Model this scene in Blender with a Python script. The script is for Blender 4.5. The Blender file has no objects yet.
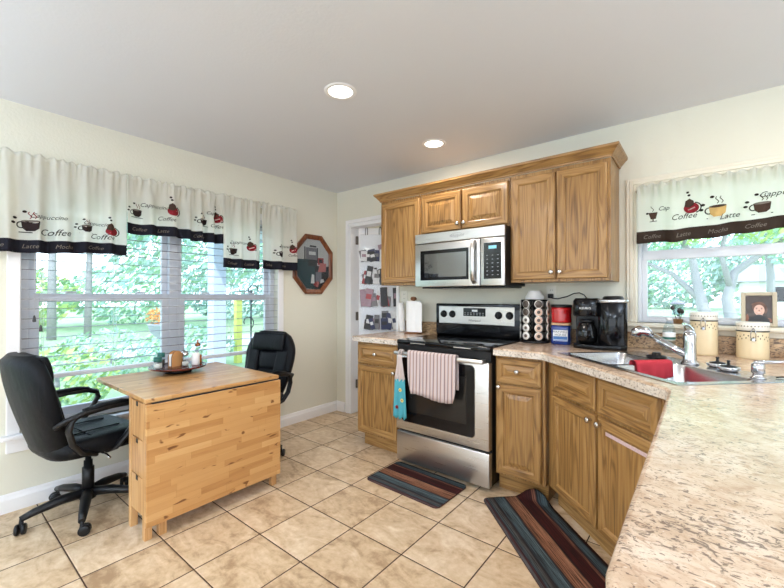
import bpy, bmesh, math, random
from mathutils import Vector, Matrix, noise as mnoise
R = math.radians
PI = math.pi
rnd = random.Random(7)
S = bpy.context.scene
COL = S.collection

# ------------------------------------------------------------------ camera, world, sun, exposure
cd = bpy.data.cameras.new('camera')
cam = bpy.data.objects.new('camera', cd); COL.objects.link(cam)
cd.sensor_width = 36.0; cd.lens = 36.0 * 385.56 / 784.0
cd.clip_start = 0.02; cd.clip_end = 300
cam.location = (3.207, -2.997, 1.276)
cam.rotation_euler = (R(90.356), 0, R(38.816))
S.camera = cam
S.view_settings.view_transform = 'Standard'
S.view_settings.look = 'None'
S.view_settings.gamma = 1.0
S.view_settings.use_curve_mapping = False
S.view_settings.exposure = 0.06
try:
    S.cycles.max_bounces = 10; S.cycles.diffuse_bounces = 6; S.cycles.glossy_bounces = 4
    S.cycles.transmission_bounces = 6; S.cycles.transparent_max_bounces = 16
    S.cycles.sample_clamp_indirect = 6.0; S.cycles.caustics_reflective = False; S.cycles.caustics_refractive = False
    S.cycles.use_denoising = True
except Exception:
    pass
W = bpy.data.worlds.new('sky'); S.world = W; W.use_nodes = True
wn = W.node_tree.nodes; wl = W.node_tree.links; wn.clear()
wo = wn.new('ShaderNodeOutputWorld'); wb = wn.new('ShaderNodeBackground')
wc = wn.new('ShaderNodeTexCoord'); ws = wn.new('ShaderNodeSeparateXYZ'); wr = wn.new('ShaderNodeValToRGB')
wl.new(wc.outputs['Generated'], ws.inputs[0]); wl.new(ws.outputs['Z'], wr.inputs[0])
wr.color_ramp.elements[0].position = 0.0; wr.color_ramp.elements[0].color = (0.86, 0.94, 1.0, 1)
wr.color_ramp.elements[1].position = 0.7; wr.color_ramp.elements[1].color = (0.58, 0.78, 1.0, 1)
wl.new(wr.outputs[0], wb.inputs[0]); wb.inputs[1].default_value = 4.2
wl.new(wb.outputs[0], wo.inputs[0])

def add_light(name, kind, loc, energy, color=(1, 1, 1), size=1.0, size_y=None, rot=(0, 0, 0), portal=False, spread=None, shape=None):
    l = bpy.data.lights.new(name, kind); o = bpy.data.objects.new(name, l); COL.objects.link(o)
    o.location = loc; o.rotation_euler = rot; l.energy = energy; l.color = color
    if kind == 'AREA':
        l.shape = shape or ('RECTANGLE' if size_y else 'SQUARE'); l.size = size
        if size_y: l.size_y = size_y
        if spread: l.spread = spread
        if portal: l.cycles.is_portal = True
    return o
sun = add_light('sun', 'SUN', (6, 4, 12), 3.8, (1.0, 0.98, 0.95), rot=(R(20), R(40), 0))
sun.data.angle = R(1.5)
# portals that guide the sky through two seen windows and two added doors
add_light('portal_window_left', 'AREA', (-0.16, -1.685, 1.22), 1, size=1.52, size_y=1.80, rot=(0, R(-90), 0), portal=True)
add_light('portal_window_back', 'AREA', (3.42, 0.16, 1.55), 1, size=1.14, size_y=0.94, rot=(R(-90), 0, 0), portal=True)
add_light('portal_added_patio_door', 'AREA', (3.2, -6.66, 1.15), 1, size=5.2, size_y=2.3, rot=(R(90), 0, 0), portal=True)
add_light('portal_added_terrace_door', 'AREA', (6.66, -3.6, 1.15), 1, size=2.3, size_y=4.2, rot=(0, R(90), 0), portal=True)
# unseen fill lamps added behind the camera, and the kitchen's downlights
WARM = (1.0, 0.90, 0.80)
CAN_KITCHEN = 9.0
FILL_PANEL_POWER = 30.0
FILL_UPLIGHT_POWER = 95.0

# ------------------------------------------------------------------ node helpers
class NT:
    def __init__(s, m):
        s.m = m; m.use_nodes = True; s.n = m.node_tree.nodes; s.l = m.node_tree.links
        s.n.clear(); s.out = s.n.new('ShaderNodeOutputMaterial')
    def put(s, inp, v):
        if isinstance(v, bpy.types.NodeSocket): s.l.new(v, inp)
        elif v is not None:
            if isinstance(v, (tuple, list)) and len(v) == 3 and inp.type == 'RGBA': v = (*v, 1)
            inp.default_value = v
    def math(s, op, a, b=None, c=None, clamp=False):
        k = s.n.new('ShaderNodeMath'); k.operation = op; k.use_clamp = clamp
        s.put(k.inputs[0], a)
        if b is not None: s.put(k.inputs[1], b)
        if c is not None: s.put(k.inputs[2], c)
        return k.outputs[0]
    def obj(s, rand=False):
        t = s.n.new('ShaderNodeTexCoord').outputs['Object']
        if rand:
            oi = s.n.new('ShaderNodeObjectInfo')
            k = s.n.new('ShaderNodeVectorMath'); k.operation = 'MULTIPLY_ADD'
            cmb = s.n.new('ShaderNodeCombineXYZ')
            for i in range(3): s.l.new(oi.outputs['Random'], cmb.inputs[i])
            s.l.new(cmb.outputs[0], k.inputs[0]); k.inputs[1].default_value = (17.0, 9.0, 23.0); s.l.new(t, k.inputs[2])
            return k.outputs[0]
        return t
    def geo(s): return s.n.new('ShaderNodeNewGeometry').outputs['Position']
    def sep(s, v):
        k = s.n.new('ShaderNodeSeparateXYZ'); s.l.new(v, k.inputs[0]); return k.outputs
    def comb(s, x=0.0, y=0.0, z=0.0):
        k = s.n.new('ShaderNodeCombineXYZ')
        for i, v in enumerate((x, y, z)): s.put(k.inputs[i], v)
        return k.outputs[0]
    def vmul(s, v, f):
        k = s.n.new('ShaderNodeVectorMath'); k.operation = 'MULTIPLY'; s.l.new(v, k.inputs[0]); k.inputs[1].default_value = f
        return k.outputs[0]
    def noise(s, vec=None, scale=5.0, detail=3.0, rough=0.5, dist=0.0, color=False):
        k = s.n.new('ShaderNodeTexNoise')
        if vec is not None: s.l.new(vec, k.inputs['Vector'])
        k.inputs['Scale'].default_value = scale; k.inputs['Detail'].default_value = detail
        k.inputs['Roughness'].default_value = rough; k.inputs['Distortion'].default_value = dist
        return k.outputs['Color' if color else 'Fac']
    def voro(s, vec, scale, feature='F1', out='Distance'):
        k = s.n.new('ShaderNodeTexVoronoi'); k.feature = feature
        s.l.new(vec, k.inputs['Vector']); k.inputs['Scale'].default_value = scale
        return k.outputs[out]
    def white(s, vec):
        k = s.n.new('ShaderNodeTexWhiteNoise'); k.noise_dimensions = '3D'; s.l.new(vec, k.inputs['Vector']); return k.outputs['Value']
    def ramp(s, f, stops, interp='LINEAR'):
        k = s.n.new('ShaderNodeValToRGB'); r = k.color_ramp; r.interpolation = interp
        while len(r.elements) < len(stops): r.elements.new(0.5)
        for e, (p, c) in zip(r.elements, stops):
            e.position = p; e.color = (*c, 1) if isinstance(c, (tuple, list)) else (c, c, c, 1)
        s.put(k.inputs[0], f); return k.outputs[0]
    def mix(s, f, a, b, blend='MIX'):
        k = s.n.new('ShaderNodeMix'); k.data_type = 'RGBA'; k.blend_type = blend
        s.put(k.inputs[0], f); s.put(k.inputs[6], a); s.put(k.inputs[7], b); return k.outputs[2]
    def bump(s, h, strength=0.3, dist=0.01):
        k = s.n.new('ShaderNodeBump'); k.inputs['Strength'].default_value = strength; k.inputs['Distance'].default_value = dist
        s.put(k.inputs['Height'], h); return k.outputs[0]
    def bsdf(s, color, rough=0.5, metal=0.0, normal=None, spec=0.5, coat=0.0, link=True, **kw):
        k = s.n.new('ShaderNodeBsdfPrincipled')
        s.put(k.inputs['Base Color'], color); s.put(k.inputs['Roughness'], rough); s.put(k.inputs['Metallic'], metal)
        k.inputs['Specular IOR Level'].default_value = spec; k.inputs['Coat Weight'].default_value = coat
        k.inputs['Coat Roughness'].default_value = 0.12
        if normal is not None: s.l.new(normal, k.inputs['Normal'])
        for a, b in kw.items(): s.put(k.inputs[a.replace('_', ' ')], b)
        if link: s.l.new(k.outputs[0], s.out.inputs[0])
        return k.outputs[0]
def srgb(r, g, b):
    f = lambda c: (c / 255 / 12.92) if c / 255 <= 0.04045 else ((c / 255 + 0.055) / 1.055) ** 2.4
    return (f(r), f(g), f(b))
M = {}
def mat(name):
    m = bpy.data.materials.new(name); M[name] = m; return NT(m)
def simple(name, color, rough=0.5, metal=0.0, var=0.06, nscale=25.0, spec=0.5, coat=0.0, bump=0.0, **kw):
    t = mat(name); f = t.noise(t.obj(), nscale, 3)
    c = t.mix(f, tuple(max(0, x * (1 - var)) for x in color), tuple(min(1, x * (1 + var)) for x in color))
    nm = t.bump(t.noise(t.obj(), nscale * 4, 2), bump, 0.004) if bump else None
    t.bsdf(c, rough, metal, nm, spec, coat, **kw)
    return M[name]

# ------------------------------------------------------------------ materials
def wood(name, dark, mid, light, axis=2, rough=0.38, freq=30.0, coat=0.15):
    t = mat(name); v = t.obj(rand=True)
    f = [8.0, 8.0, 8.0]; f[axis] = 0.75
    sv = t.vmul(v, tuple(f))
    n1 = t.noise(sv, 1.0, 2.0, 0.45, 0.15)
    rings = t.math('MULTIPLY_ADD', t.math('SINE', t.math('MULTIPLY', n1, freq * 3.2)), 0.5, 0.5)
    rings = t.math('POWER', rings, 1.8)
    g = [170.0, 170.0, 170.0]; g[axis] = 4.0
    pores = t.noise(t.vmul(v, tuple(g)), 1.0, 3.0, 0.6)
    g2 = [80.0, 80.0, 80.0]; g2[axis] = 1.6
    streak = t.noise(t.vmul(v, tuple(g2)), 1.0, 3.0, 0.55)
    broad = t.noise(t.vmul(v, tuple(x * 0.5 for x in f)), 1.0, 2.0)
    k = t.math('ADD', t.math('ADD', t.math('MULTIPLY', rings, -0.15), t.math('MULTIPLY', streak, 0.34)), t.math('ADD', t.math('MULTIPLY', pores, 0.42), t.math('MULTIPLY_ADD', broad, 0.30, 0.0)))
    c = t.ramp(k, [(0.26, dark), (0.48, mid), (0.72, light)])
    t.bsdf(c, rough, 0.0, t.bump(k, 0.08, 0.002), 0.4, coat)
    return M[name]
OD, OM, OL = srgb(98, 68, 34), srgb(152, 113, 64), srgb(184, 146, 94)
wood('oak_vertical', OD, OM, OL, 2)
wood('oak_horizontal', OD, OM, OL, 0)
wood('oak_depth', OD, OM, OL, 1)
wood('frame_walnut', srgb(58, 26, 12), srgb(112, 60, 30), srgb(150, 92, 50), 2, 0.35)
wood('tray_mahogany', srgb(40, 10, 8), srgb(86, 26, 20), srgb(120, 46, 34), 0, 0.25, 20, 0.5)

def parquet(name, along, up):
    t = mat(name); x = t.sep(t.obj())
    a, u = x[along], x[up]
    row = t.math('FLOOR', t.math('MULTIPLY', u, 1 / 0.037))
    h = t.white(t.comb(row, 3.0, 0.0))
    pos = t.math('ADD', t.math('MULTIPLY', a, 1 / 0.30), t.math('MULTIPLY', h, 7.0))
    cell = t.math('FLOOR', pos)
    tone = t.white(t.comb(row, cell, 1.0))
    sc = [40.0, 40.0, 40.0]; sc[along] = 3.0
    n = t.noise(t.vmul(t.obj(), tuple(sc)), 1.0, 4, 0.6, 0.4)
    k = t.math('ADD', t.math('MULTIPLY_ADD', tone, 0.50, 0.12), t.math('MULTIPLY', n, 0.46))
    c = t.ramp(k, [(0.12, srgb(146, 98, 52)), (0.42, srgb(182, 133, 80)), (0.75, srgb(198, 152, 98)), (1.0, srgb(212, 172, 120))])
    sk = [24.0, 24.0, 36.0]; sk[along] = 11.0
    kn = t.noise(t.vmul(t.obj(), tuple(sk)), 1.0, 1.5, 0.4, 0.6)
    c = t.mix(t.ramp(kn, [(0.69, 0.0), (0.75, 0.9)]), c, srgb(104, 60, 26))
    fr = t.math('FRACT', t.math('MULTIPLY', u, 1 / 0.037)); fp = t.math('FRACT', pos)
    line = t.math('MAXIMUM', t.math('LESS_THAN', fr, 0.022), t.math('LESS_THAN', fp, 0.006))
    c = t.mix(t.math('MULTIPLY', line, 0.35), c, srgb(140, 92, 46))
    t.bsdf(c, 0.36, 0, t.bump(n, 0.05, 0.002), 0.4, 0.2)
parquet('birch_block_leaf', 1, 2)
parquet('birch_block_top', 1, 0)
wood('birch_plain', srgb(160, 114, 68), srgb(192, 146, 96), srgb(210, 170, 120), 2, 0.4, 14)
simple('birch_edge', srgb(170, 116, 66), 0.45)

# floor tile
TS = 0.34547
t = mat('floor_tile'); p = t.geo(); x = t.sep(p)
fx = t.math('MULTIPLY', t.math('ADD', x[0], 0.0852 * TS), 1 / TS); fy = t.math('MULTIPLY', t.math('ADD', x[1], 0.2751 * TS), 1 / TS)
tid = t.comb(t.math('FLOOR', fx), t.math('FLOOR', fy), 0.0)
rv = t.white(tid)
def edge(f):
    q = t.math('FRACT', f); return t.math('MINIMUM', q, t.math('SUBTRACT', 1.0, q))
ed = t.math('MINIMUM', edge(fx), edge(fy))
grout = t.math('LESS_THAN', ed, 0.0090)
off = t.n.new('ShaderNodeVectorMath'); off.operation = 'MULTIPLY_ADD'; t.l.new(tid, off.inputs[0]); off.inputs[1].default_value = (3.7, 5.1, 0); t.l.new(p, off.inputs[2])
n1 = t.noise(t.vmul(off.outputs[0], (5.0, 9.0, 5.0)), 1.0, 5, 0.62, 1.2); n2 = t.noise(off.outputs[0], 26.0, 4, 0.65)
kk = t.math('ADD', t.math('MULTIPLY', n1, 0.65), t.math('ADD', t.math('MULTIPLY', n2, 0.35), t.math('MULTIPLY_ADD', rv, 0.10, -0.05)))
tc = t.ramp(kk, [(0.34, srgb(160, 132, 102)), (0.46, srgb(196, 170, 137)), (0.56, srgb(211, 188, 158)), (0.70, srgb(230, 213, 190))])
tc = t.mix(grout, tc, srgb(62, 40, 26))
hh = t.math('MULTIPLY', t.ramp(ed, [(0.006, 0.0), (0.022, 1.0)]), t.math('MULTIPLY_ADD', n2, 0.12, 0.94))
t.bsdf(tc, t.math('MULTIPLY_ADD', grout, 0.45, 0.36), 0, t.bump(hh, 0.35, 0.006), 0.45)

# walls / ceiling: light orange-peel texture
def plaster(name, c1, c2, b=0.25):
    t = mat(name); p = t.geo()
    f = t.noise(p, 1.2, 3); n = t.noise(p, 70.0, 3, 0.55)
    t.bsdf(t.mix(f, c1, c2), 0.75, 0, t.bump(n, b, 0.006), 0.25)
plaster('wall_paint', srgb(217, 215, 200), srgb(224, 222, 208))
plaster('ceiling_paint', srgb(216, 219, 227), srgb(221, 224, 231), 0.12)
plaster('pantry_paint', srgb(232, 234, 236), srgb(238, 240, 240), 0.1)
simple('white_trim', srgb(236, 236, 238), 0.35, var=0.02, nscale=6)
simple('cream_trim', srgb(226, 220, 204), 0.4, var=0.03, nscale=6)
simple('vinyl_frame', srgb(214, 218, 226), 0.4, var=0.02, nscale=6)
simple('blind_slat_shaded', srgb(112, 114, 124), 0.45, var=0.02, nscale=8)  # white slats coloured grey: their shade against the bright outdoors is painted in
simple('cord_white', srgb(214, 218, 224), 0.7, var=0.02)
simple('dark_tassel', srgb(58, 56, 58), 0.5)
simple('door_white', srgb(236, 238, 242), 0.4, var=0.02, nscale=5)
simple('hinge_bronze', srgb(88, 80, 74), 0.4, 0.8)

# laminate counter
t = mat('laminate'); p = t.geo(); v = t.n.new('ShaderNodeMapping'); t.l.new(p, v.inputs[0]); v.inputs['Rotation'].default_value = (0, 0, R(20)); v.inputs['Scale'].default_value = (58, 84, 60)
q = v.outputs[0]
n1 = t.noise(q, 1.0, 4, 0.62, 1.4); n2 = t.noise(p, 14.0, 4, 0.6); n3 = t.noise(q, 0.55, 4, 0.62, 1.2); n4 = t.noise(p, 5.0, 2); n5 = t.noise(q, 2.2, 3, 0.6, 1.0)
c = t.ramp(n2, [(0.32, srgb(192, 164, 138)), (0.52, srgb(212, 188, 164)), (0.70, srgb(226, 207, 188))])
c = t.mix(t.ramp(n3, [(0.50, 0.0), (0.66, 0.70)]), c, srgb(170, 136, 110))
c = t.mix(t.ramp(n5, [(0.57, 0.0), (0.68, 0.55)]), c, srgb(150, 122, 102))
fleck = t.ramp(t.math('ADD', n1, t.math('MULTIPLY_ADD', n4, 0.22, -0.11)), [(0.565, 0.0), (0.635, 0.85)])
c = t.mix(fleck, c, srgb(92, 72, 62))
c = t.mix(t.ramp(n1, [(0.27, 0.8), (0.35, 0.0)]), c, srgb(236, 224, 210))
t.bsdf(c, 0.22, 0, None, 0.5, 0.25)
t = mat('laminate_splash'); p = t.geo(); v = t.n.new('ShaderNodeMapping'); t.l.new(p, v.inputs[0]); v.inputs['Rotation'].default_value = (0.3, R(30), 0); v.inputs['Scale'].default_value = (60, 60, 110)
q = v.outputs[0]; n1 = t.noise(q, 1.0, 3.5, 0.6, 0.9); n2 = t.noise(p, 14.0, 3)
c = t.ramp(n2, [(0.3, srgb(150, 116, 80)), (0.7, srgb(206, 176, 138))])
c = t.mix(t.ramp(n1, [(0.5, 0.0), (0.58, 0.9)]), c, srgb(78, 58, 42))
t.bsdf(c, 0.3, 0, None, 0.5)
t = mat('laminate_edge'); p = t.geo(); v = t.n.new('ShaderNodeMapping'); t.l.new(p, v.inputs[0]); v.inputs['Rotation'].default_value = (0, R(35), R(45)); v.inputs['Scale'].default_value = (70, 110, 90)
q = v.outputs[0]; n1 = t.noise(q, 1.0, 3.5, 0.62, 0.9); n2 = t.noise(p, 12.0, 3)
c = t.ramp(n2, [(0.3, srgb(200, 186, 172)), (0.7, srgb(226, 216, 204))])  # edge paler than the top: reflected light is put into its colour
c = t.mix(t.ramp(n1, [(0.52, 0.0), (0.60, 0.8)]), c, srgb(130, 116, 106))
t.bsdf(c, 0.25, 0, None, 0.5, 0.2)

# metals
def brushed(name, col, axis=0, rough=0.30):
    t = mat(name); sc = [260.0, 260.0, 260.0]; sc[axis] = 4.0
    n = t.noise(t.vmul(t.obj(), tuple(sc)), 1.0, 2, 0.5)
    c = t.mix(n, tuple(x * 0.9 for x in col), col)
    t.bsdf(c, t.math('MULTIPLY_ADD', n, 0.14, rough - 0.07), 1.0, t.bump(n, 0.03, 0.001))
brushed('stainless', (0.62, 0.61, 0.60), 0, 0.30)
brushed('stainless_sink', (0.60, 0.60, 0.61), 0, 0.24)
simple('chrome', (0.55, 0.55, 0.57), 0.08, 1.0, var=0.02)
simple('nickel_knob', (0.62, 0.58, 0.54), 0.22, 1.0, var=0.03)
simple('silver_plastic', (0.60, 0.61, 0.62), 0.25, 0.9, var=0.02)
simple('black_gloss', (0.004, 0.004, 0.005), 0.10, var=0.1, spec=0.28)
simple('black_plastic', (0.006, 0.006, 0.007), 0.38, var=0.1, spec=0.3)
simple('black_matte', (0.012, 0.012, 0.013), 0.6, var=0.1)
simple('oven_glass', (0.006, 0.006, 0.006), 0.06, var=0.05, spec=0.35)
simple('oven_window', (0.014, 0.013, 0.012), 0.07, var=0.1, spec=0.4)
simple('microwave_glass', (0.030, 0.035, 0.040), 0.04, var=0.05, spec=0.5, IOR=2.4)
simple('grey_mark', (0.30, 0.30, 0.31), 0.5)
simple('white_mark', (0.85, 0.85, 0.86), 0.5)
simple('burner_ring', (0.05, 0.05, 0.05), 0.2)
t = mat('display_cyan'); e = t.n.new('ShaderNodeEmission'); e.inputs[0].default_value = (0.35, 0.75, 0.9, 1); e.inputs[1].default_value = 1.2; t.l.new(e.outputs[0], t.out.inputs[0])
t = mat('lamp_lens'); e = t.n.new('ShaderNodeEmission'); e.inputs[0].default_value = (1.0, 0.93, 0.82, 1); e.inputs[1].default_value = 6.0; t.l.new(e.outputs[0], t.out.inputs[0])
t = mat('fill_panel_lens'); e = t.n.new('ShaderNodeEmission'); e.inputs[0].default_value = (1.0, 0.95, 0.88, 1); e.inputs[1].default_value = 5.0; t.l.new(e.outputs[0], t.out.inputs[0])

# leather
def leather(name, c):
    t = mat(name); v = t.obj(); k = t.voro(v, 260.0, 'DISTANCE_TO_EDGE'); n = t.noise(v, 9.0, 3)
    w = t.noise(t.vmul(v, (16, 16, 5)), 1.0, 3, 0.5, 0.8)
    h = t.math('ADD', t.math('MULTIPLY', k, 0.25), t.math('MULTIPLY', w, 0.8))
    t.bsdf(t.mix(n, tuple(x * .8 for x in c), tuple(x * 1.25 for x in c)), 0.42, 0, t.bump(h, 0.5, 0.012), 0.15)
leather('black_leather', (0.0025, 0.003, 0.0045))

# fabrics
def fabric(name, c, trans=0.45, rough=0.9):
    t = mat(name); n = t.noise(t.vmul(t.obj(), (300, 300, 300)), 1.0, 2); f = t.noise(t.obj(), 6.0, 2)
    col = t.mix(f, tuple(x * 0.95 for x in c), c)
    d = t.bsdf(col, rough, 0, t.bump(n, 0.1, 0.002), 0.1, link=False)
    tr = t.n.new('ShaderNodeBsdfTranslucent'); t.put(tr.inputs[0], col)
    mx = t.n.new('ShaderNodeMixShader'); mx.inputs[0].default_value = trans
    t.l.new(d, mx.inputs[1]); t.l.new(tr.outputs[0], mx.inputs[2]); t.l.new(mx.outputs[0], t.out.inputs[0])
fabric('valance_white', srgb(246, 246, 241), 0.68)
fabric('valance_band', srgb(34, 34, 42), 0.04)
fabric('valance_band_brown', srgb(58, 48, 42), 0.05)
fabric('print_dark', srgb(48, 38, 38), 0.05)
fabric('print_red', srgb(134, 40, 48), 0.08)
fabric('print_tan', srgb(206, 172, 112), 0.2)
fabric('print_brown', srgb(70, 54, 46), 0.05)
fabric('print_grey', srgb(120, 112, 104), 0.1)
fabric('dishcloth_red', srgb(188, 60, 70), 0.05)
fabric('towel_teal', srgb(86, 170, 184), 0.1)
fabric('crochet', srgb(214, 200, 196), 0.15)
fabric('petal_yellow', srgb(236, 214, 120), 0.1); fabric('petal_red', srgb(160, 40, 36), 0.1)
t = mat('towel_stripe'); x = t.sep(t.obj()); f = t.math('FRACT', t.math('MULTIPLY', x[0], 1 / 0.029))
n = t.noise(t.vmul(t.obj(), (500, 500, 500)), 1.0, 2)
c = t.ramp(f, [(0.0, srgb(198, 182, 180)), (0.30, srgb(198, 182, 180)), (0.36, srgb(92, 80, 92)), (0.46, srgb(98, 86, 98)), (0.50, srgb(184, 158, 150)), (0.72, srgb(184, 156, 148)), (0.78, srgb(208, 198, 196)), (1.0, srgb(198, 182, 180))])
t.bsdf(c, 0.95, 0, t.bump(n, 0.3, 0.003), 0.1)

# rug with wood-plank stripes
def rugmat(name):
    t = mat(name); x = t.sep(t.obj())
    wob = t.noise(t.vmul(t.obj(), (2.2, 9.0, 1)), 1.0, 2)
    v = t.math('ADD', x[1], t.math('MULTIPLY_ADD', wob, 0.02, -0.01))
    k = t.math('MULTIPLY_ADD', v, 1 / 0.46, 0.5)
    D, T, B, MR, G = srgb(34, 29, 31), srgb(66, 80, 86), srgb(136, 90, 66), srgb(70, 26, 25), srgb(88, 84, 82)
    c = t.ramp(k, [(0.0, D), (0.03, G), (0.10, srgb(84, 80, 80)), (0.12, MR), (0.15, T), (0.20, G), (0.23, D), (0.25, T), (0.36, srgb(92, 110, 116)), (0.39, D), (0.41, B), (0.55, srgb(170, 120, 92)), (0.57, D), (0.60, MR), (0.72, srgb(60, 24, 24)), (0.75, srgb(140, 90, 70)), (0.77, D), (0.80, T), (0.86, srgb(70, 84, 88)), (0.89, D), (0.92, MR), (1.0, D)])
    st = t.noise(t.vmul(t.obj(), (5.0, 190.0, 1)), 1.0, 4, 0.65)
    c = t.mix(t.ramp(st, [(0.42, 0.0), (0.60, 0.85)]), c, srgb(26, 20, 20))
    t.bsdf(c, 0.85, 0, t.bump(st, 0.2, 0.003), 0.15)
rugmat('rug_planks'); simple('rug_edge', srgb(70, 40, 36), 0.9)

# small-goods materials
simple('ceramic_cream', srgb(226, 206, 168), 0.3, var=0.04, coat=0.3)
simple('ceramic_lid', srgb(236, 232, 222), 0.3, coat=0.2)
simple('vine_print', srgb(96, 84, 66), 0.5)
simple('paper_white', srgb(240, 240, 240), 0.9, var=0.02, bump=0.2)
simple('outlet_white', srgb(226, 224, 214), 0.35, var=0.02)
simple('outlet_slot', srgb(60, 58, 56), 0.5)
simple('red_plastic', srgb(178, 24, 28), 0.15, coat=0.5)
simple('blue_plastic', srgb(30, 56, 128), 0.25, coat=0.3)
simple('tan_lid', srgb(206, 168, 128), 0.4)
simple('white_label', srgb(236, 236, 238), 0.4, var=0.02); simple('blue_label', srgb(60, 110, 170), 0.4)
simple('foil_white', srgb(232, 228, 222), 0.4); simple('foil_tan', srgb(220, 190, 170), 0.35); simple('foil_dark', srgb(86, 74, 66), 0.35)
simple('pod_ring', srgb(150, 146, 142), 0.3, 0.4)
simple('amber', srgb(190, 104, 24), 0.1, coat=0.6); simple('copper', srgb(150, 92, 58), 0.3, 0.8)
simple('green_lid', srgb(20, 92, 84), 0.3); simple('spice_dark', srgb(60, 54, 50), 0.6); simple('spice_pale', srgb(222, 218, 208), 0.6)
simple('napkin_wood', srgb(190, 140, 88), 0.5); simple('napkin_rim', srgb(92, 58, 36), 0.5)
simple('knob_wood', srgb(120, 74, 40), 0.4); simple('utensil_dark', srgb(40, 32, 28), 0.35); simple('pot_brown', srgb(122, 86, 52), 0.4)
simple('frame_beige', srgb(188, 176, 152), 0.45); simple('photo_back', srgb(66, 56, 52), 0.25); simple('skin', srgb(214, 176, 158), 0.4)
simple('hair_brown', srgb(96, 62, 46), 0.4); simple('sweater', srgb(28, 28, 30), 0.4); simple('lips', srgb(170, 80, 76), 0.4); simple('teeth', srgb(240, 234, 226), 0.4)
simple('photo_orange', srgb(132, 84, 62), 0.4)
simple('pic_wall', srgb(206, 202, 198), 0.35); simple('pic_teal', srgb(36, 66, 72), 0.35); simple('pic_grey', srgb(120, 116, 122), 0.35)
simple('pic_pink', srgb(196, 112, 108), 0.35); simple('pic_dark', srgb(26, 28, 34), 0.35); simple('pic_red', srgb(160, 40, 44), 0.35); simple('pic_white', srgb(228, 224, 220), 0.35)
simple('strip_pink', srgb(206, 180, 184), 0.5, var=0.3, nscale=90)
for nm, cc in (('pkt_grey', (120, 118, 122)), ('pkt_black', (34, 32, 36)), ('pkt_white', (226, 226, 228)), ('pkt_red', (160, 50, 56)), ('pkt_yellow', (206, 176, 60)), ('pkt_navy', (40, 46, 84)), ('pkt_mauve', (160, 132, 144))):
    simple(nm, srgb(*cc), 0.4, var=0.25, nscale=60)
# outdoors
simple('lawn_grass', srgb(156, 180, 138), 0.95, var=0.3, nscale=2.5, bump=0.5)
simple('concrete', srgb(200, 196, 196), 0.9, var=0.08, nscale=4)
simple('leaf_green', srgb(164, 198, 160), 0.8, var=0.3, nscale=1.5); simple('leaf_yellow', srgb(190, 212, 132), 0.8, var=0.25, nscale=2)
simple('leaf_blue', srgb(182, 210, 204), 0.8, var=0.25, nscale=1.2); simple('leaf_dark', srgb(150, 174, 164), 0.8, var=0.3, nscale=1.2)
simple('bark', srgb(158, 154, 158), 0.9, var=0.25, nscale=14, bump=0.5)
simple('flower_orange', srgb(232, 160, 90), 0.8, var=0.2); simple('planter', srgb(176, 178, 190), 0.7)
simple('post_paint', srgb(196, 202, 222), 0.6, var=0.03); simple('yellow_paint', srgb(226, 222, 120), 0.5); simple('iron', srgb(60, 62, 72), 0.5, 0.5)
simple('house_wall', srgb(226, 222, 224), 0.8); simple('house_roof', srgb(150, 146, 152), 0.9, var=0.15); simple('feeder_green', srgb(104, 132, 126), 0.6); simple('feeder_roof', srgb(140, 134, 150), 0.6)
simple('soffit', srgb(214, 216, 228), 0.8)

def glassmat(name, tint=(1, 1, 1), refl=0.08, rough=0.0):
    t = mat(name); tr = t.n.new('ShaderNodeBsdfTransparent'); tr.inputs[0].default_value = (*tint, 1)
    gl = t.n.new('ShaderNodeBsdfGlossy'); gl.inputs['Roughness'].default_value = rough
    lw = t.n.new('ShaderNodeLayerWeight'); lw.inputs[0].default_value = 0.5
    mx = t.n.new('ShaderNodeMixShader'); t.l.new(t.math('MULTIPLY_ADD', t.math('POWER', lw.outputs['Facing'], 4.0), refl * 5, refl * 0.6, clamp=True), mx.inputs[0])
    t.l.new(tr.outputs[0], mx.inputs[1]); t.l.new(gl.outputs[0], mx.inputs[2]); t.l.new(mx.outputs[0], t.out.inputs[0])
glassmat('pane_glass', (0.87, 0.90, 0.92), 0.05)
glassmat('clear_plastic', (0.985, 0.99, 0.995), 0.03, 0.05)
glassmat('jar_glass', (0.90, 0.94, 0.96), 0.12)
glassmat('bottle_clear', (0.86, 0.93, 0.96), 0.12, 0.03)

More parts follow.
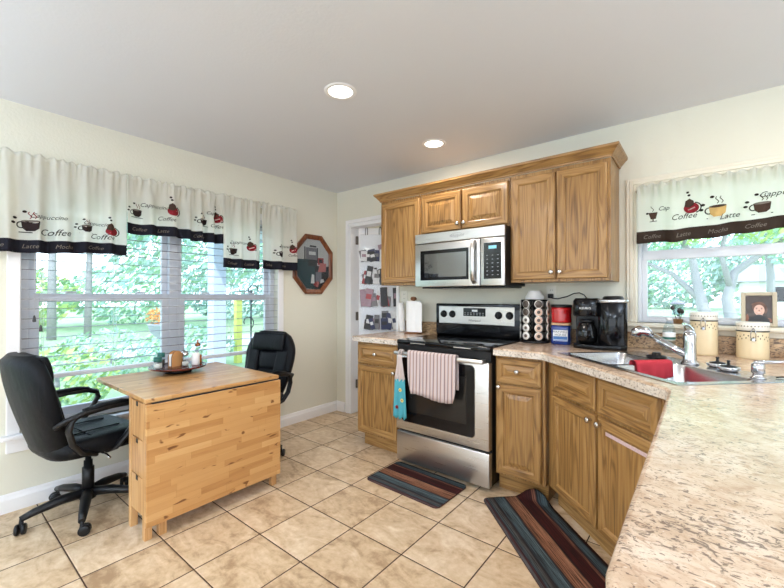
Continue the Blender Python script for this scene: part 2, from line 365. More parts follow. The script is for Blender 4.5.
# ------------------------------------------------------------------ mesh builder
class MB:
    def __init__(s):
        s.bm = bmesh.new(); s.mats = []
    def mi(s, name):
        if name not in s.mats: s.mats.append(name)
        return s.mats.index(name)
    def face(s, vs, m, smooth=False):
        try:
            f = s.bm.faces.new(vs); f.material_index = m; f.smooth = smooth; return f
        except ValueError: return None
    def box(s, x0, x1, y0, y1, z0, z1, m, bev=0.0, seg=2, xf=None):
        k = s.mi(m)
        if x0 > x1: x0, x1 = x1, x0
        if y0 > y1: y0, y1 = y1, y0
        if z0 > z1: z0, z1 = z1, z0
        v = [s.bm.verts.new((x, y, z)) for z in (z0, z1) for y in (y0, y1) for x in (x0, x1)]
        q = [(0, 2, 3, 1), (4, 5, 7, 6), (0, 1, 5, 4), (2, 6, 7, 3), (0, 4, 6, 2), (1, 3, 7, 5)]
        fs = [s.face([v[i] for i in f], k) for f in q]
        allv = v
        if bev > 0:
            bev = min(bev, 0.49 * min(x1 - x0, y1 - y0, z1 - z0))
            es = list({e for f in fs for e in f.edges})
            r = bmesh.ops.bevel(s.bm, geom=es, offset=bev, segments=seg, profile=0.5, affect='EDGES', clamp_overlap=True)
            allv = list({w for f in r['faces'] for w in f.verts} | {w for w in v if w.is_valid})
            for f in {f for w in allv for f in w.link_faces}:
                f.material_index = k
                if seg > 2: f.smooth = True
        if xf is not None:
            for w in allv: w.co = xf @ w.co
        return allv
    def grid(s, nu, nv, fn, m, smooth=True, closeu=False, closev=False):
        k = m if callable(m) else (lambda i, j, kk=s.mi(m): kk)
        vs = [[s.bm.verts.new(fn(i, j)) for j in range(nv)] for i in range(nu)]
        for i in range(nu if closeu else nu - 1):
            for j in range(nv if closev else nv - 1):
                i2, j2 = (i + 1) % nu, (j + 1) % nv
                s.face([vs[i][j], vs[i2][j], vs[i2][j2], vs[i][j2]], k(i, j), smooth)
        return vs
    def loft(s, rings, m, cap=True, smooth=True):
        n = len(rings[0]); k = s.mi(m)
        vs = [[s.bm.verts.new(p) for p in r] for r in rings]
        for a in range(len(vs) - 1):
            for j in range(n):
                s.face([vs[a][j], vs[a][(j + 1) % n], vs[a + 1][(j + 1) % n], vs[a + 1][j]], k, smooth)
        if cap:
            s.face(list(reversed(vs[0])), k); s.face(vs[-1], k)
    def lathe(s, prof, m, c=(0, 0, 0), n=20, axis='z', cap=True, smooth=True, xf=None):
        c = Vector(c); rings = []
        for r, h in prof:
            ring = []
            for i in range(n):
                a = 2 * PI * i / n; u, w = r * math.cos(a), r * math.sin(a)
                p = Vector((u, w, h)) if axis == 'z' else (Vector((w, -h, u)) if axis == '-y' else (Vector((h, u, w)) if axis == 'x' else Vector((w, h, u))))
                if xf is not None: p = xf @ p
                ring.append(c + p)
            if axis == 'y': ring.reverse()
            rings.append(ring)
        s.loft(rings, m, cap, smooth)
    def tube(s, pts, r, m, n=8, cap=True, smooth=True, flat=None):
        pts = [Vector(p) for p in pts]; rings = []
        rr = r if isinstance(r, (list, tuple)) else [r] * len(pts)
        prev = None
        for i, p in enumerate(pts):
            d = (pts[min(i + 1, len(pts) - 1)] - pts[max(i - 1, 0)]).normalized()
            if prev is None:
                a = Vector((0, 0, 1)) if abs(d.z) < 0.9 else Vector((1, 0, 0))
                u = d.cross(a).normalized()
            else:
                u = (prev - d * prev.dot(d)).normalized()
            prev = u; w = d.cross(u)
            fu, fw = (1, 1) if flat is None else flat
            rings.append([p + (u * math.cos(2 * PI * k / n) * fu + w * math.sin(2 * PI * k / n) * fw) * rr[i] for k in range(n)])
        s.loft(rings, m, cap, smooth)
    def prism(s, poly, z0, z1, m, mside=None):
        k = s.mi(m); ks = s.mi(mside or m)
        b = [s.bm.verts.new((x, y, z0)) for x, y in poly]; t_ = [s.bm.verts.new((x, y, z1)) for x, y in poly]
        s.face(list(reversed(b)), k); s.face(t_, k)
        for i in range(len(poly)):
            j = (i + 1) % len(poly); s.face([b[i], b[j], t_[j], t_[i]], ks)
    def poly3(s, pts, m, smooth=False):
        return s.face([s.bm.verts.new(p) for p in pts], s.mi(m), smooth)
    def ball(s, c, r, m, n=12, sc=(1, 1, 1)):
        c = Vector(c); prof = []
        rings = []
        for i in range(1, n // 2):
            a = PI * i / (n // 2); rings.append([c + Vector((r * sc[0] * math.sin(a) * math.cos(2 * PI * k / n), r * sc[1] * math.sin(a) * math.sin(2 * PI * k / n), -r * sc[2] * math.cos(a))) for k in range(n)])
        s.loft(rings, m, False); k = s.mi(m)
        s.bm.verts.ensure_lookup_table()
        tot = len(s.bm.verts); lo = s.bm.verts.new(c - Vector((0, 0, r * sc[2]))); hi = s.bm.verts.new(c + Vector((0, 0, r * sc[2])))
        s.bm.verts.ensure_lookup_table()
        nr = len(rings); base = tot - nr * n
        for k2 in range(n):
            s.face([s.bm.verts[base + (k2 + 1) % n], s.bm.verts[base + k2], lo], k, True)
            s.face([s.bm.verts[base + (nr - 1) * n + k2], s.bm.verts[base + (nr - 1) * n + (k2 + 1) % n], hi], k, True)
    def xform(s, mtx):
        for v in s.bm.verts: v.co = mtx @ v.co
        return s
    def build(s, name, parent=None, loc=None, rot=None, normals=True):
        if normals: bmesh.ops.recalc_face_normals(s.bm, faces=s.bm.faces)
        me = bpy.data.meshes.new(name); s.bm.to_mesh(me); s.bm.free()
        for m in s.mats: me.materials.append(M[m])
        o = bpy.data.objects.new(name, me); COL.objects.link(o)
        if parent is not None: o.parent = parent
        if loc is not None: o.location = loc
        if rot is not None: o.rotation_euler = rot
        return o
def tag(o, label, cat, group=None):
    o['label'] = label; o['category'] = cat
    if group: o['group'] = group
    return o
def thing(name, label, cat, loc=(0, 0, 0), rz=0.0, group=None):
    o = bpy.data.objects.new(name, None); COL.objects.link(o); o.location = loc; o.rotation_euler = (0, 0, rz)
    o.empty_display_size = 0.05
    return tag(o, label, cat, group)
def structure(o): o['kind'] = 'structure'; return o
def copy_tree(o, parent=None):
    c = o.copy(); COL.objects.link(c)
    if parent is not None: c.parent = parent
    for ch in list(o.children): copy_tree(ch, c)
    return c
def rrect(x0, x1, y0, y1, r, n=5):
    out = []
    for cx, cy, a0 in ((x1 - r, y0 + r, -90), (x1 - r, y1 - r, 0), (x0 + r, y1 - r, 90), (x0 + r, y0 + r, 180)):
        for i in range(n + 1):
            a = R(a0 + 90 * i / n); out.append((cx + r * math.cos(a), cy + r * math.sin(a)))
    return out
def offset_poly(poly, d):
    out = []; n = len(poly)
    for i in range(n):
        p0, p1, p2 = Vector(poly[i - 1]), Vector(poly[i]), Vector(poly[(i + 1) % n])
        a = (p1 - p0).normalized(); b = (p2 - p1).normalized()
        na, nb = Vector((-a.y, a.x)), Vector((-b.y, b.x))
        m = (na + nb); m = m / max(0.3, m.dot(na)) if m.length > 1e-6 else na
        out.append(tuple(p1 + m * d))
    return out
def text_faces(txt, size, shear=0.3):
    cu = bpy.data.curves.new('lettering', 'FONT'); cu.body = txt; cu.size = size; cu.shear = shear; cu.align_x = 'CENTER'; cu.align_y = 'CENTER'; cu.resolution_u = 2
    o = bpy.data.objects.new('lettering', cu); COL.objects.link(o)
    dg = bpy.context.evaluated_depsgraph_get(); me = bpy.data.meshes.new_from_object(o.evaluated_get(dg))
    vs = [(v.co.x, v.co.y) for v in me.vertices]; fs = [tuple(p.vertices) for p in me.polygons]
    bpy.data.objects.remove(o); bpy.data.curves.remove(cu); bpy.data.meshes.remove(me)
    return vs, fs
def put_text(mb, txt, size, m, fn, shear=0.3):
    vs, fs = text_faces(txt, size, shear); k = mb.mi(m)
    bv = [mb.bm.verts.new(fn(x, y)) for x, y in vs]
    for f in fs: mb.face([bv[i] for i in f], k)

# ------------------------------------------------------------------ room shell
CZ = 2.44; RX, RY = 6.6, -6.6
b = MB(); b.box(-0.15, RX, RY, 1.7, -0.12, 0, 'floor_tile'); structure(b.build('floor'))
b = MB(); b.box(-0.15, RX + .15, RY - .15, 1.7, CZ, CZ + 0.15, 'ceiling_paint'); structure(b.build('ceiling'))
# left wall with window opening
WY0, WY1, WZ0, WZ1 = -2.590, -0.782, 0.455, 1.985
b = MB()
b.box(-0.15, 0, RY, -4.05, 0, CZ, 'wall_paint'); b.box(-0.15, 0, -2.93, WY0, 0, CZ, 'wall_paint'); b.box(-0.15, 0, -4.05, -2.93, 0, 0.5, 'wall_paint'); b.box(-0.15, 0, -4.05, -2.93, 1.6, CZ, 'wall_paint'); b.box(-0.15, 0, WY1, 1.7, 0, CZ, 'wall_paint')
b.box(-0.15, 0, WY0, WY1, 0, WZ0, 'wall_paint'); b.box(-0.15, 0, WY0, WY1, WZ1, CZ, 'wall_paint')
structure(b.build('wall_left'))
# back wall: doorway and window opening
DX0, DX1, DZ = 0.215, 0.872, 2.045
VX0, VX1, VZ0, VZ1 = 2.872, 3.96, 1.105, 1.995
b = MB()
b.box(0, DX0, 0, 0.12, 0, CZ, 'wall_paint'); b.box(DX0, DX1, 0, 0.12, DZ, CZ, 'wall_paint'); b.box(DX1, VX0, 0, 0.12, 0, CZ, 'wall_paint')
b.box(VX0, VX1, 0, 0.12, 0, VZ0, 'wall_paint'); b.box(VX0, VX1, 0, 0.12, VZ1, CZ, 'wall_paint'); b.box(VX1, RX, 0, 0.12, 0, CZ, 'wall_paint')
structure(b.build('wall_back'))
b = MB(); b.box(RX, RX + .15, -1.5, 0.12, 0, CZ, 'wall_paint'); b.box(RX, RX + .15, RY, -5.7, 0, CZ, 'wall_paint'); b.box(RX, RX + .15, -5.7, -1.5, 2.3, CZ, 'wall_paint'); structure(b.build('wall_right'))
p = MB()
for y0 in (-5.7, -4.33, -2.95, -1.58): p.box(RX + .03, RX + .1, y0, y0 + 0.08, 0, 2.3, 'vinyl_frame', 0.005)
p.box(RX + .03, RX + .1, -5.7, -1.5, 0, 0.08, 'vinyl_frame', 0.005); p.box(RX + .03, RX + .1, -5.7, -1.5, 2.22, 2.3, 'vinyl_frame', 0.005)
structure(p.build('door_terrace_added'))  # unseen door opening added for daylight fill from the right
b = MB(); b.box(-.15, 0.6, RY - .15, RY, 0, CZ, 'wall_paint'); b.box(5.8, RX + .15, RY - .15, RY, 0, CZ, 'wall_paint'); b.box(0.6, 5.8, RY - .15, RY, 2.3, CZ, 'wall_paint')
structure(b.build('wall_rear'))
# pantry beyond the door
b = MB(); b.box(0, 1.75, 1.55, 1.7, 0, CZ, 'pantry_paint'); b.box(1.6, 1.75, 0.12, 1.55, 0, CZ, 'pantry_paint'); structure(b.build('wall_pantry'))
# baseboards
def basemb(p0, p1, nrm):
    b = MB(); p0, p1, nrm = Vector(p0), Vector(p1), Vector(nrm)
    prof = [(0, 0), (0.016, 0), (0.016, 0.075), (0.011, 0.088), (0.009, 0.10), (0.004, 0.108), (0, 0.108)]
    b.loft([[p + nrm * d + Vector((0, 0, h)) for d, h in prof] for p in (p0, p1)], 'white_trim', True, False); return b
structure(basemb((0.001, RY, 0), (0.001, -0.001, 0), (1, 0, 0)).build('baseboard_left'))
structure(basemb((0.001, -0.001, 0), (0.135, -0.001, 0), (0, -1, 0)).build('baseboard_back'))
# unseen patio door added behind the camera for daylight fill
p = MB()
for x0, x1 in ((0.6, 0.68), (2.29, 2.37), (4.03, 4.11), (5.72, 5.8)): p.box(x0, x1, RY - .1, RY - .03, 0, 2.3, 'vinyl_frame', 0.005)
p.box(0.6, 5.8, RY - .1, RY - .03, 0, 0.08, 'vinyl_frame', 0.005); p.box(0.6, 5.8, RY - .1, RY - .03, 2.22, 2.3, 'vinyl_frame', 0.005)
pd = structure(p.build('door_patio_added'))

# ------------------------------------------------------------------ window 1 (left wall)
def frame_ring(mb, y0, y1, z0, z1, w, x0, x1, m, bev=0.004):
    mb.box(x0, x1, y0, y0 + w, z0, z1, m, bev); mb.box(x0, x1, y1 - w, y1, z0, z1, m, bev)
    mb.box(x0, x1, y0 + w, y1 - w, z0, z0 + w, m, bev); mb.box(x0, x1, y0 + w, y1 - w, z1 - w, z1, m, bev)
w1 = structure(bpy.data.objects.new('window_1', None)); COL.objects.link(w1)
b = MB(); cw = 0.06
b.box(0, 0.018, WY0 - cw, WY0, WZ0, WZ1 + cw, 'white_trim', 0.005); b.box(0, 0.018, WY1, WY1 + cw, WZ0, WZ1 + cw, 'white_trim', 0.005)
b.box(0, 0.018, WY0, WY1, WZ1, WZ1 + cw, 'white_trim', 0.005); b.build('window_casing', w1)
b = MB(); b.box(-0.05, 0.05, WY0 - 0.085, WY1 + 0.085, WZ0 - 0.028, WZ0, 'white_trim', 0.008); b.build('window_stool', w1)
b = MB(); b.box(0, 0.018, WY0 - cw, WY1 + cw, WZ0 - 0.11, WZ0 - 0.028, 'white_trim', 0.005); b.box(0.002, 0.024, WY0 - cw, WY1 + cw, WZ0 - 0.052, WZ0 - 0.030, 'white_trim', 0.004); b.build('window_apron', w1)
b = MB(); frame_ring(b, WY0, WY1, WZ0, WZ1, 0.045, -0.14, -0.055, 'vinyl_frame'); b.box(-0.14, -0.055, -1.735, -1.665, WZ0 + .045, WZ1 - .045, 'vinyl_frame', 0.004); b.build('window_frame', w1)
MZ = 1.265
for y0, y1 in ((WY0 + 0.045, -1.735), (-1.665, WY1 - 0.045)):
    b = MB(); frame_ring(b, y0, y1, MZ - 0.025, WZ1 - 0.045, 0.04, -0.125, -0.095, 'vinyl_frame'); o = b.build('upper_sash', w1)
    b = MB(); b.box(-0.112, -0.108, y0 + .04, y1 - .04, MZ + 0.015, WZ1 - 0.085, 'pane_glass'); b.build('pane', o)
    b = MB(); frame_ring(b, y0, y1, WZ0 + 0.045, MZ + 0.03, 0.05, -0.095, -0.06, 'vinyl_frame'); o = b.build('lower_sash', w1)
    b = MB(); b.box(-0.080, -0.076, y0 + .05, y1 - .05, WZ0 + 0.095, MZ - 0.02, 'pane_glass'); b.build('pane', o)
    for q in (0.25, 0.75):
        b = MB(); yy = y0 + (y1 - y0) * q; b.box(-0.058, -0.035, yy - 0.03, yy + 0.03, MZ + 0.031, MZ + 0.045, 'vinyl_frame', 0.004); b.build('sash_lock', o)

w3 = structure(bpy.data.objects.new('window_3', None)); COL.objects.link(w3)
b = MB(); frame_ring(b, -4.05, -2.93, 0.5, 1.6, 0.05, -0.12, -0.05, 'vinyl_frame'); b.build('window_frame', w3)
b = MB(); b.box(-0.09, -0.086, -4.0, -2.98, 0.55, 1.55, 'pane_glass'); b.build('pane', w3)

# ------------------------------------------------------------------ blind on window 1
bl = thing('venetian_blind', 'horizontal slat blind lowered over the double window by the table', 'blind', (-0.008, -1.686, 0))
BY0, BY1 = WY0 - -1.686 + 0.008, WY1 - -1.686 - 0.008
b = MB(); b.box(-0.03, 0.03, BY0, BY1, WZ1 - 0.045, WZ1 - 0.002, 'vinyl_frame', 0.004); b.build('headrail', bl)
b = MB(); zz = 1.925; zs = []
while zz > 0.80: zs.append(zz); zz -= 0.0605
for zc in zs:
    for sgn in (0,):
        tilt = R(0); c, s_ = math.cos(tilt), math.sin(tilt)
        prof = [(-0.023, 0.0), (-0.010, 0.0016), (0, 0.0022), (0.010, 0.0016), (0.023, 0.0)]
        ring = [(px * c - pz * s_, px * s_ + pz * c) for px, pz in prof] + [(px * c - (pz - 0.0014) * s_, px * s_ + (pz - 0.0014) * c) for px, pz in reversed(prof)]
        b.loft([[Vector((x, y, zc + z)) for x, z in ring] for y in (BY0, BY1)], 'blind_slat_shaded', True, False)
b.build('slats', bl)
b = MB(); b.box(-0.025, 0.025, BY0, BY1, 0.758, 0.786, 'vinyl_frame', 0.005); b.build('bottom_rail', bl)
for y in (-0.80, -0.42, 0.0, 0.42, 0.80):
    b = MB()
    for x in (-0.027, 0.027): b.tube([(x, y, WZ1 - 0.04), (x, y, 0.775)], 0.0012, 'cord_white', 5)
    b.build('ladder_cord', bl)
for y, zb in ((-0.845, 1.155), (-0.815, 1.095)):
    b = MB(); b.tube([(0.036, y, WZ1 - 0.03), (0.036, y, zb)], 0.0012, 'cord_white', 5); o = b.build('lift_cord', bl)
    b = MB(); b.lathe([(0.003, 0.04), (0.006, 0.03), (0.009, 0.008), (0.008, 0.0)], 'dark_tassel', (0.036, y, zb - 0.035), 10); b.build('tassel', o)

# ------------------------------------------------------------------ window 2 (back wall, over the sink)
w2 = structure(bpy.data.objects.new('window_2', None)); COL.objects.link(w2)
b = MB()
for i, (a0, a1, d) in enumerate(((0.0, 0.018, 0.014), (0.018, 0.040, 0.020), (0.040, 0.058, 0.016))):
    b.box(VX0 - a1, VX0 - a0, -d, 0, VZ0, VZ1 + a1, 'cream_trim', 0.004); b.box(VX1 + a0, VX1 + a1, -d, 0, VZ0, VZ1 + a1, 'cream_trim', 0.004)
    b.box(VX0 - a0, VX1 + a0, -d, 0, VZ1 + a0, VZ1 + a1, 'cream_trim', 0.004)
b.build('window_casing', w2)
b = MB(); b.box(VX0 - 0.075, VX1 + 0.075, -0.055, 0.06, VZ0 - 0.028, VZ0, 'cream_trim', 0.008); b.build('window_stool', w2)
b = MB(); b.box(VX0 - 0.058, VX1 + 0.058, -0.018, 0, 1.043, VZ0 - 0.028, 'cream_trim', 0.005); b.build('window_apron', w2)
def frame_ring_x(mb, x0, x1, z0, z1, w, y0, y1, m, bev=0.004):
    mb.box(x0, x0 + w, y0, y1, z0, z1, m, bev); mb.box(x1 - w, x1, y0, y1, z0, z1, m, bev)
    mb.box(x0 + w, x1 - w, y0, y1, z0, z0 + w, m, bev); mb.box(x0 + w, x1 - w, y0, y1, z1 - w, z1, m, bev)
b = MB(); frame_ring_x(b, VX0, VX1, VZ0, VZ1, 0.022, 0.05, 0.115, 'vinyl_frame'); b.build('window_frame', w2)
b = MB(); frame_ring_x(b, VX0 + .022, VX1 - .022, 1.535, VZ1 - .022, 0.03, 0.088, 0.11, 'vinyl_frame'); o = b.build('upper_sash', w2)
b = MB(); b.box(VX0 + .052, VX1 - .052, 0.097, 0.101, 1.565, VZ1 - .052, 'pane_glass'); b.build('pane', o)
b = MB(); frame_ring_x(b, VX0 + .022, VX1 - .022, VZ0 + .012, 1.575, 0.03, 0.056, 0.088, 'vinyl_frame'); b.box(VX0 + .03, VX1 - .03, 0.054, 0.088, 1.515, 1.578, 'vinyl_frame', 0.004); o = b.build('lower_sash', w2)
b = MB(); b.box(VX0 + .052, VX1 - .052, 0.070, 0.074, VZ0 + .042, 1.515, 'pane_glass'); b.build('pane', o)

# ------------------------------------------------------------------ pantry door and casing
tr = MB()
for a0, a1, d in ((0.0, 0.022, 0.012), (0.022, 0.062, 0.018)):
    tr.box(DX0 - a1, DX0 - a0, -d, 0, 0, DZ + a1, 'white_trim', 0.004); tr.box(DX1 + a0, min(DX1 + a1, 0.89), -d, 0, 0, DZ + a1, 'white_trim', 0.004); tr.box(DX0 - a0, DX1 + a0, -d, 0, DZ + a0, DZ + a1, 'white_trim', 0.004)
tr.box(DX0 - 0.002, DX0 + 0.016, -0.012, 0.125, 0, DZ, 'white_trim', 0.002); tr.box(DX1 - 0.016, DX1 + 0.002, -0.012, 0.125, 0, DZ, 'white_trim', 0.002); tr.box(DX0, DX1, -0.012, 0.125, DZ - 0.016, DZ + .002, 'white_trim', 0.002)
structure(tr.build('trim_1'))
HX, HY, DA = 0.268, 0.075, R(39)
dr = structure(bpy.data.objects.new('door_1', None)); COL.objects.link(dr); dr.location = (HX, HY, 0); dr.rotation_euler = (0, 0, DA)
b = MB(); b.box(0, 0.62, 0.0, 0.035, 0.012, 2.025, 'door_white', 0.002); b.build('door_leaf', dr)
for z in (0.32, 1.06, 1.60 + 0.29):
    b = MB(); b.box(-0.034, -0.004, -0.004, 0.0, z - 0.045, z + 0.045, 'hinge_bronze', 0.001); b.lathe([(0.006, -0.047), (0.006, 0.047)], 'hinge_bronze', (-0.019, -0.006, z), 8); b.build('hinge', dr)

# door organiser with clear pockets
og = thing('door_organizer', 'clear pocket organizer full of packets hanging on the open white pantry door', 'organizer', (HX, HY, 0), DA)
b = MB(); b.box(0.015, 0.455, -0.009, -0.006, 0.875, 1.972, 'clear_plastic'); b.box(0.015, 0.455, -0.010, -0.005, 1.955, 1.972, 'white_label', .001); b.build('backing_sheet', og)
for x in (0.085, 0.235, 0.385):
    b = MB(); b.tube([(x - 0.012, -0.012, 1.95), (x - 0.012, -0.010, 2.0), (x - 0.008, -0.008, 2.034), (x, 0.0, 2.040), (x, 0.034, 2.040), (x, 0.040, 2.036), (x, 0.040, 1.99)], 0.0035, 'black_plastic', 6)
    b.tube([(x + 0.012, -0.012, 1.95), (x + 0.012, -0.010, 2.0), (x + 0.008, -0.008, 2.034), (x, -0.002, 2.040)], 0.0035, 'black_plastic', 6); b.build('hook', og)
rows = [(1.645, 0.19), (1.395, 0.19), (1.150, 0.18), (0.900, 0.18)]
kinds = ['pkt_grey', 'pkt_black', 'pkt_white', 'pkt_mauve', 'pkt_white', 'pkt_grey', 'pkt_black', 'pkt_white', 'pkt_navy', 'pkt_black', 'pkt_white', 'pkt_red', 'pkt_mauve']
rowname = ['top', 'second', 'third', 'bottom']
for ri, (z0, h) in enumerate(rows):
    for ci in range(4):
        x0 = 0.025 + ci * 0.107
        b = MB()
        def pf(i, j, x0=x0, z0=z0, h=h): return (x0 + 0.10 * i / 6, -0.010 - 0.034 * math.sin(PI * i / 6) ** 0.7 * (0.6 + 0.4 * j / 3), z0 + h * j / 3)
        b.grid(7, 4, pf, 'clear_plastic'); b.build('pocket', og)
        for n_ in range(rnd.choice((3, 4, 4))):
            kd = rnd.choice(kinds); b = MB(); ww = rnd.uniform(0.022, 0.042); hh_ = rnd.uniform(0.11, 0.22)
            an = rnd.uniform(-0.3, 0.3); yy = -0.016 - 0.007 * n_
            xf = Matrix.Translation((x0 + 0.05 + rnd.uniform(-.022, .022), yy, z0 + 0.008)) @ Matrix.Rotation(an, 4, 'Y')
            b.box(-ww, ww, -0.0028, 0.0028, 0.008, hh_, kd, 0.0025, xf=xf)
            b.box(-ww * .7, ww * .7, -0.0034, 0.0, hh_ * 0.45, hh_ * 0.72, rnd.choice(kinds), 0.0005, xf=xf)
            o = b.build('packet', None, (HX, HY, 0), (0, 0, DA))
            tag(o, f'small packet tucked in the {rowname[ri]} pocket row of the clear door organizer', 'packet', f'packets in the {rowname[ri]} row of the door organizer')

# ------------------------------------------------------------------ cabinet fronts
def panel_front(w, h, fr=0.052, style='raised', th=0.021):
    """a framed cabinet front in the local plane: x 0..w, z 0..h, face towards -y"""
    b = MB()
    if style == 'raised': prof = [(0, 0), (0, th - 0.006), (0.003, th - 0.002), (0.007, th), (fr - 0.008, th), (fr - 0.003, th - 0.003), (fr, th - 0.010), (fr + 0.006, th - 0.011), (fr + 0.032, th - 0.002), (fr + 0.036, th - 0.001)]
    else: prof = [(0, 0), (0, th - 0.006), (0.003, th - 0.002), (0.007, th), (fr - 0.010, th), (fr - 0.004, th - 0.003), (fr, th - 0.010), (fr + 0.004, th - 0.010)]
    kv, kh = b.mi('oak_vertical'), b.mi('oak_horizontal')
    rings = []
    for i, (ins, d) in enumerate(prof):
        rings.append([b.bm.verts.new(p) for p in ((ins, -d, ins), (w - ins, -d, ins), (w - ins, -d, h - ins), (ins, -d, h - ins))])
    for a in range(len(rings) - 1):
        for j in range(4):
            k = kv if (j in (1, 3) or (a >= 6 and h > w * 0.8)) else kh
            b.face([rings[a][j], rings[a][(j + 1) % 4], rings[a + 1][(j + 1) % 4], rings[a + 1][j]], k)
    b.face(rings[-1], kv if h > w * 0.8 else kh); b.face(list(reversed(rings[0])), kv)
    return b
def knob(parent, x, z, y=-0.021, name='knob'):
    b = MB(); b.lathe([(0.007, 0.0), (0.0055, 0.004), (0.0055, 0.012), (0.010, 0.016), (0.0155, 0.020), (0.016, 0.024), (0.012, 0.029), (0.004, 0.031)], 'nickel_knob', (x, y, z), 16, '-y')
    return b.build(name, parent)
# base cabinet left of the range
CT, CB = 0.94, 0.895
lc = thing('base_cabinet', 'oak base cabinet left of the range, next to the pantry doorway', 'cabinet', (0.885, 0, 0))
b = MB(); b.box(0.0, 0.465, -0.58, -0.002, 0.115, CB, 'oak_vertical', 0.002); b.build('carcass', lc)
b = MB(); b.box(0.03, 0.465, -0.525, -0.002, 0.0, 0.115, 'oak_horizontal', 0.001); b.build('toe_kick', lc)
o = panel_front(0.432, 0.160, 0.040).build('drawer', lc, (0.014, -0.58, 0.712)); knob(o, 0.21, 0.085)
o = panel_front(0.432, 0.565, 0.052, 'flat').build('door', lc, (0.014, -0.58, 0.132)); knob(o, 0.405, 0.535)
# base cabinet right of the range
rc = thing('base_cabinet', 'narrow oak base cabinet between the range and the diagonal sink cabinet', 'cabinet', (2.142, 0, 0))
b = MB(); b.box(0.0, 0.32, -0.58, -0.002, 0.115, CB, 'oak_vertical', 0.002); b.build('carcass', rc)
b = MB(); b.box(0.0, 0.32, -0.525, -0.002, 0.0, 0.115, 'oak_horizontal', 0.001); b.build('toe_kick', rc)
o = panel_front(0.288, 0.160, 0.040).build('drawer', rc, (0.012, -0.58, 0.715)); knob(o, 0.144, 0.085)
o = panel_front(0.288, 0.575, 0.052).build('door', rc, (0.012, -0.58, 0.130)); knob(o, 0.022, 0.560)
# diagonal sink cabinet: local x along the diagonal front, local y into the corner
s2 = math.sqrt(0.5)
DC = 1.9 + 0.0297                       # carcass face line x + y = DC
T0, T1 = 2.125, 3.0
def diag_world(tt, nn): return ((tt + nn) * s2, (nn - tt) * s2)
N0 = DC * s2
ox, oy = diag_world(T0, N0)
sc_ = thing('sink_cabinet', 'diagonal oak corner cabinet under the sink with two doors and two false drawers', 'cabinet', (ox, oy, 0), R(-45))
wd = T1 - T0
b = MB(); b.prism([(0, 0), (wd, 0), (wd, 0.36), (0.06, 0.36)], 0.115, 0.64, 'oak_vertical'); b.box(0, wd, 0, 0.02, 0.64, CB, 'oak_vertical'); b.build('carcass', sc_)
b = MB(); b.box(0.01, wd - .02, 0.055, 0.30, 0.0, 0.115, 'oak_horizontal', 0.001); b.build('toe_kick', sc_)
for x0, x1 in ((0.075, 0.478), (0.498, 0.870)):
    panel_front(x1 - x0, 0.165, 0.042).build('false_drawer', sc_, (x0, 0, 0.710))
    o = panel_front(x1 - x0, 0.560, 0.052, 'flat' if x0 < 0.4 else 'flat').build('door', sc_, (x0, 0, 0.130))
    knob(o, (x1 - x0 - 0.028) if x0 < 0.4 else 0.028, 0.530)
    if x0 > 0.4:
        b = MB(); b.box(0.050, 0.320, -0.0125, -0.0098, 0.486, 0.503, 'strip_pink', 0.0005); q = b.build('trim_strip', o); q['label'] = 'pale patterned strip stuck across the door top'
# peninsula cabinet
pc = thing('peninsula_cabinet', 'oak peninsula base cabinet under the long near end of the counter', 'cabinet', (3.15, -2.47, 0))
b = MB(); b.box(0, 0.60, 0, 1.12, 0.115, CB, 'oak_vertical', 0.002); b.build('carcass', pc)
b = MB(); b.box(0.05, 0.58, 0.01, 1.12, 0, 0.115, 'oak_depth', 0.001); b.build('toe_kick', pc)
for k in range(2):
    y1 = 0.02 + 0.56 * (k + 1) - 0.02
    panel_front(0.52, 0.560, 0.052).build('door', pc, (0, y1, 0.130), (0, 0, R(-90)))
    panel_front(0.52, 0.160, 0.042).build('drawer', pc, (0, y1, 0.712), (0, 0, R(-90)))

# counters
def slab(mb, poly, hole=None):
    lv = [(0.0, CB), (0.0, CT - 0.010), (0.003, CT - 0.003), (0.010, CT)]
    rings = []
    for ins, z in lv:
        rings.append([mb.bm.verts.new((x, y, z)) for x, y in (offset_poly(poly, ins) if ins else poly)])
    ke, kt = mb.mi('laminate_edge'), mb.mi('laminate'); n = len(poly)
    for a in range(len(rings) - 1):
        for j in range(n): mb.face([rings[a][j], rings[a][(j + 1) % n], rings[a + 1][(j + 1) % n], rings[a + 1][j]], ke if a < 1 else kt, a > 0)
    def cap(ring, z, up):
        if hole is None:
            mb.face(ring if up else list(reversed(ring)), kt); return None
        hv = [mb.bm.verts.new((x, y, z)) for x, y in hole]; es = []
        for L in (ring, hv):
            for i in range(len(L)):
                e = mb.bm.edges.get((L[i], L[(i + 1) % len(L)])) or mb.bm.edges.new((L[i], L[(i + 1) % len(L)])); es.append(e)
        r = bmesh.ops.triangle_fill(mb.bm, use_beauty=True, use_dissolve=False, edges=es, normal=(0, 0, 1 if up else -1))
        for f in r['geom']:
            if isinstance(f, bmesh.types.BMFace): f.material_index = kt
        return hv
    a, c = cap(rings[0], CB, False), cap(rings[-1], CT, True)
    if hole is not None:
        for i in range(len(a)): mb.face([a[i], a[(i + 1) % len(a)], c[(i + 1) % len(a)], c[i]], ke)
b = MB(); slab(b, [(0.862, -0.63), (1.357, -0.63), (1.357, -0.003), (0.893, -0.003), (0.893, -0.06), (0.862, -0.09)])
cl = tag(b.build('countertop'), 'short speckled laminate countertop left of the range holding the paper towels', 'countertop')
b = MB(); b.box(0.895, 1.357, -0.022, -0.002, CT + .0005, 1.043, 'laminate_splash', 0.003); tag(b.build('backsplash'), 'short speckled backsplash strip on the wall left of the range', 'backsplash')
SK0, SK1, SN0, SN1 = 2.215, 3.055, 1.375, 1.905
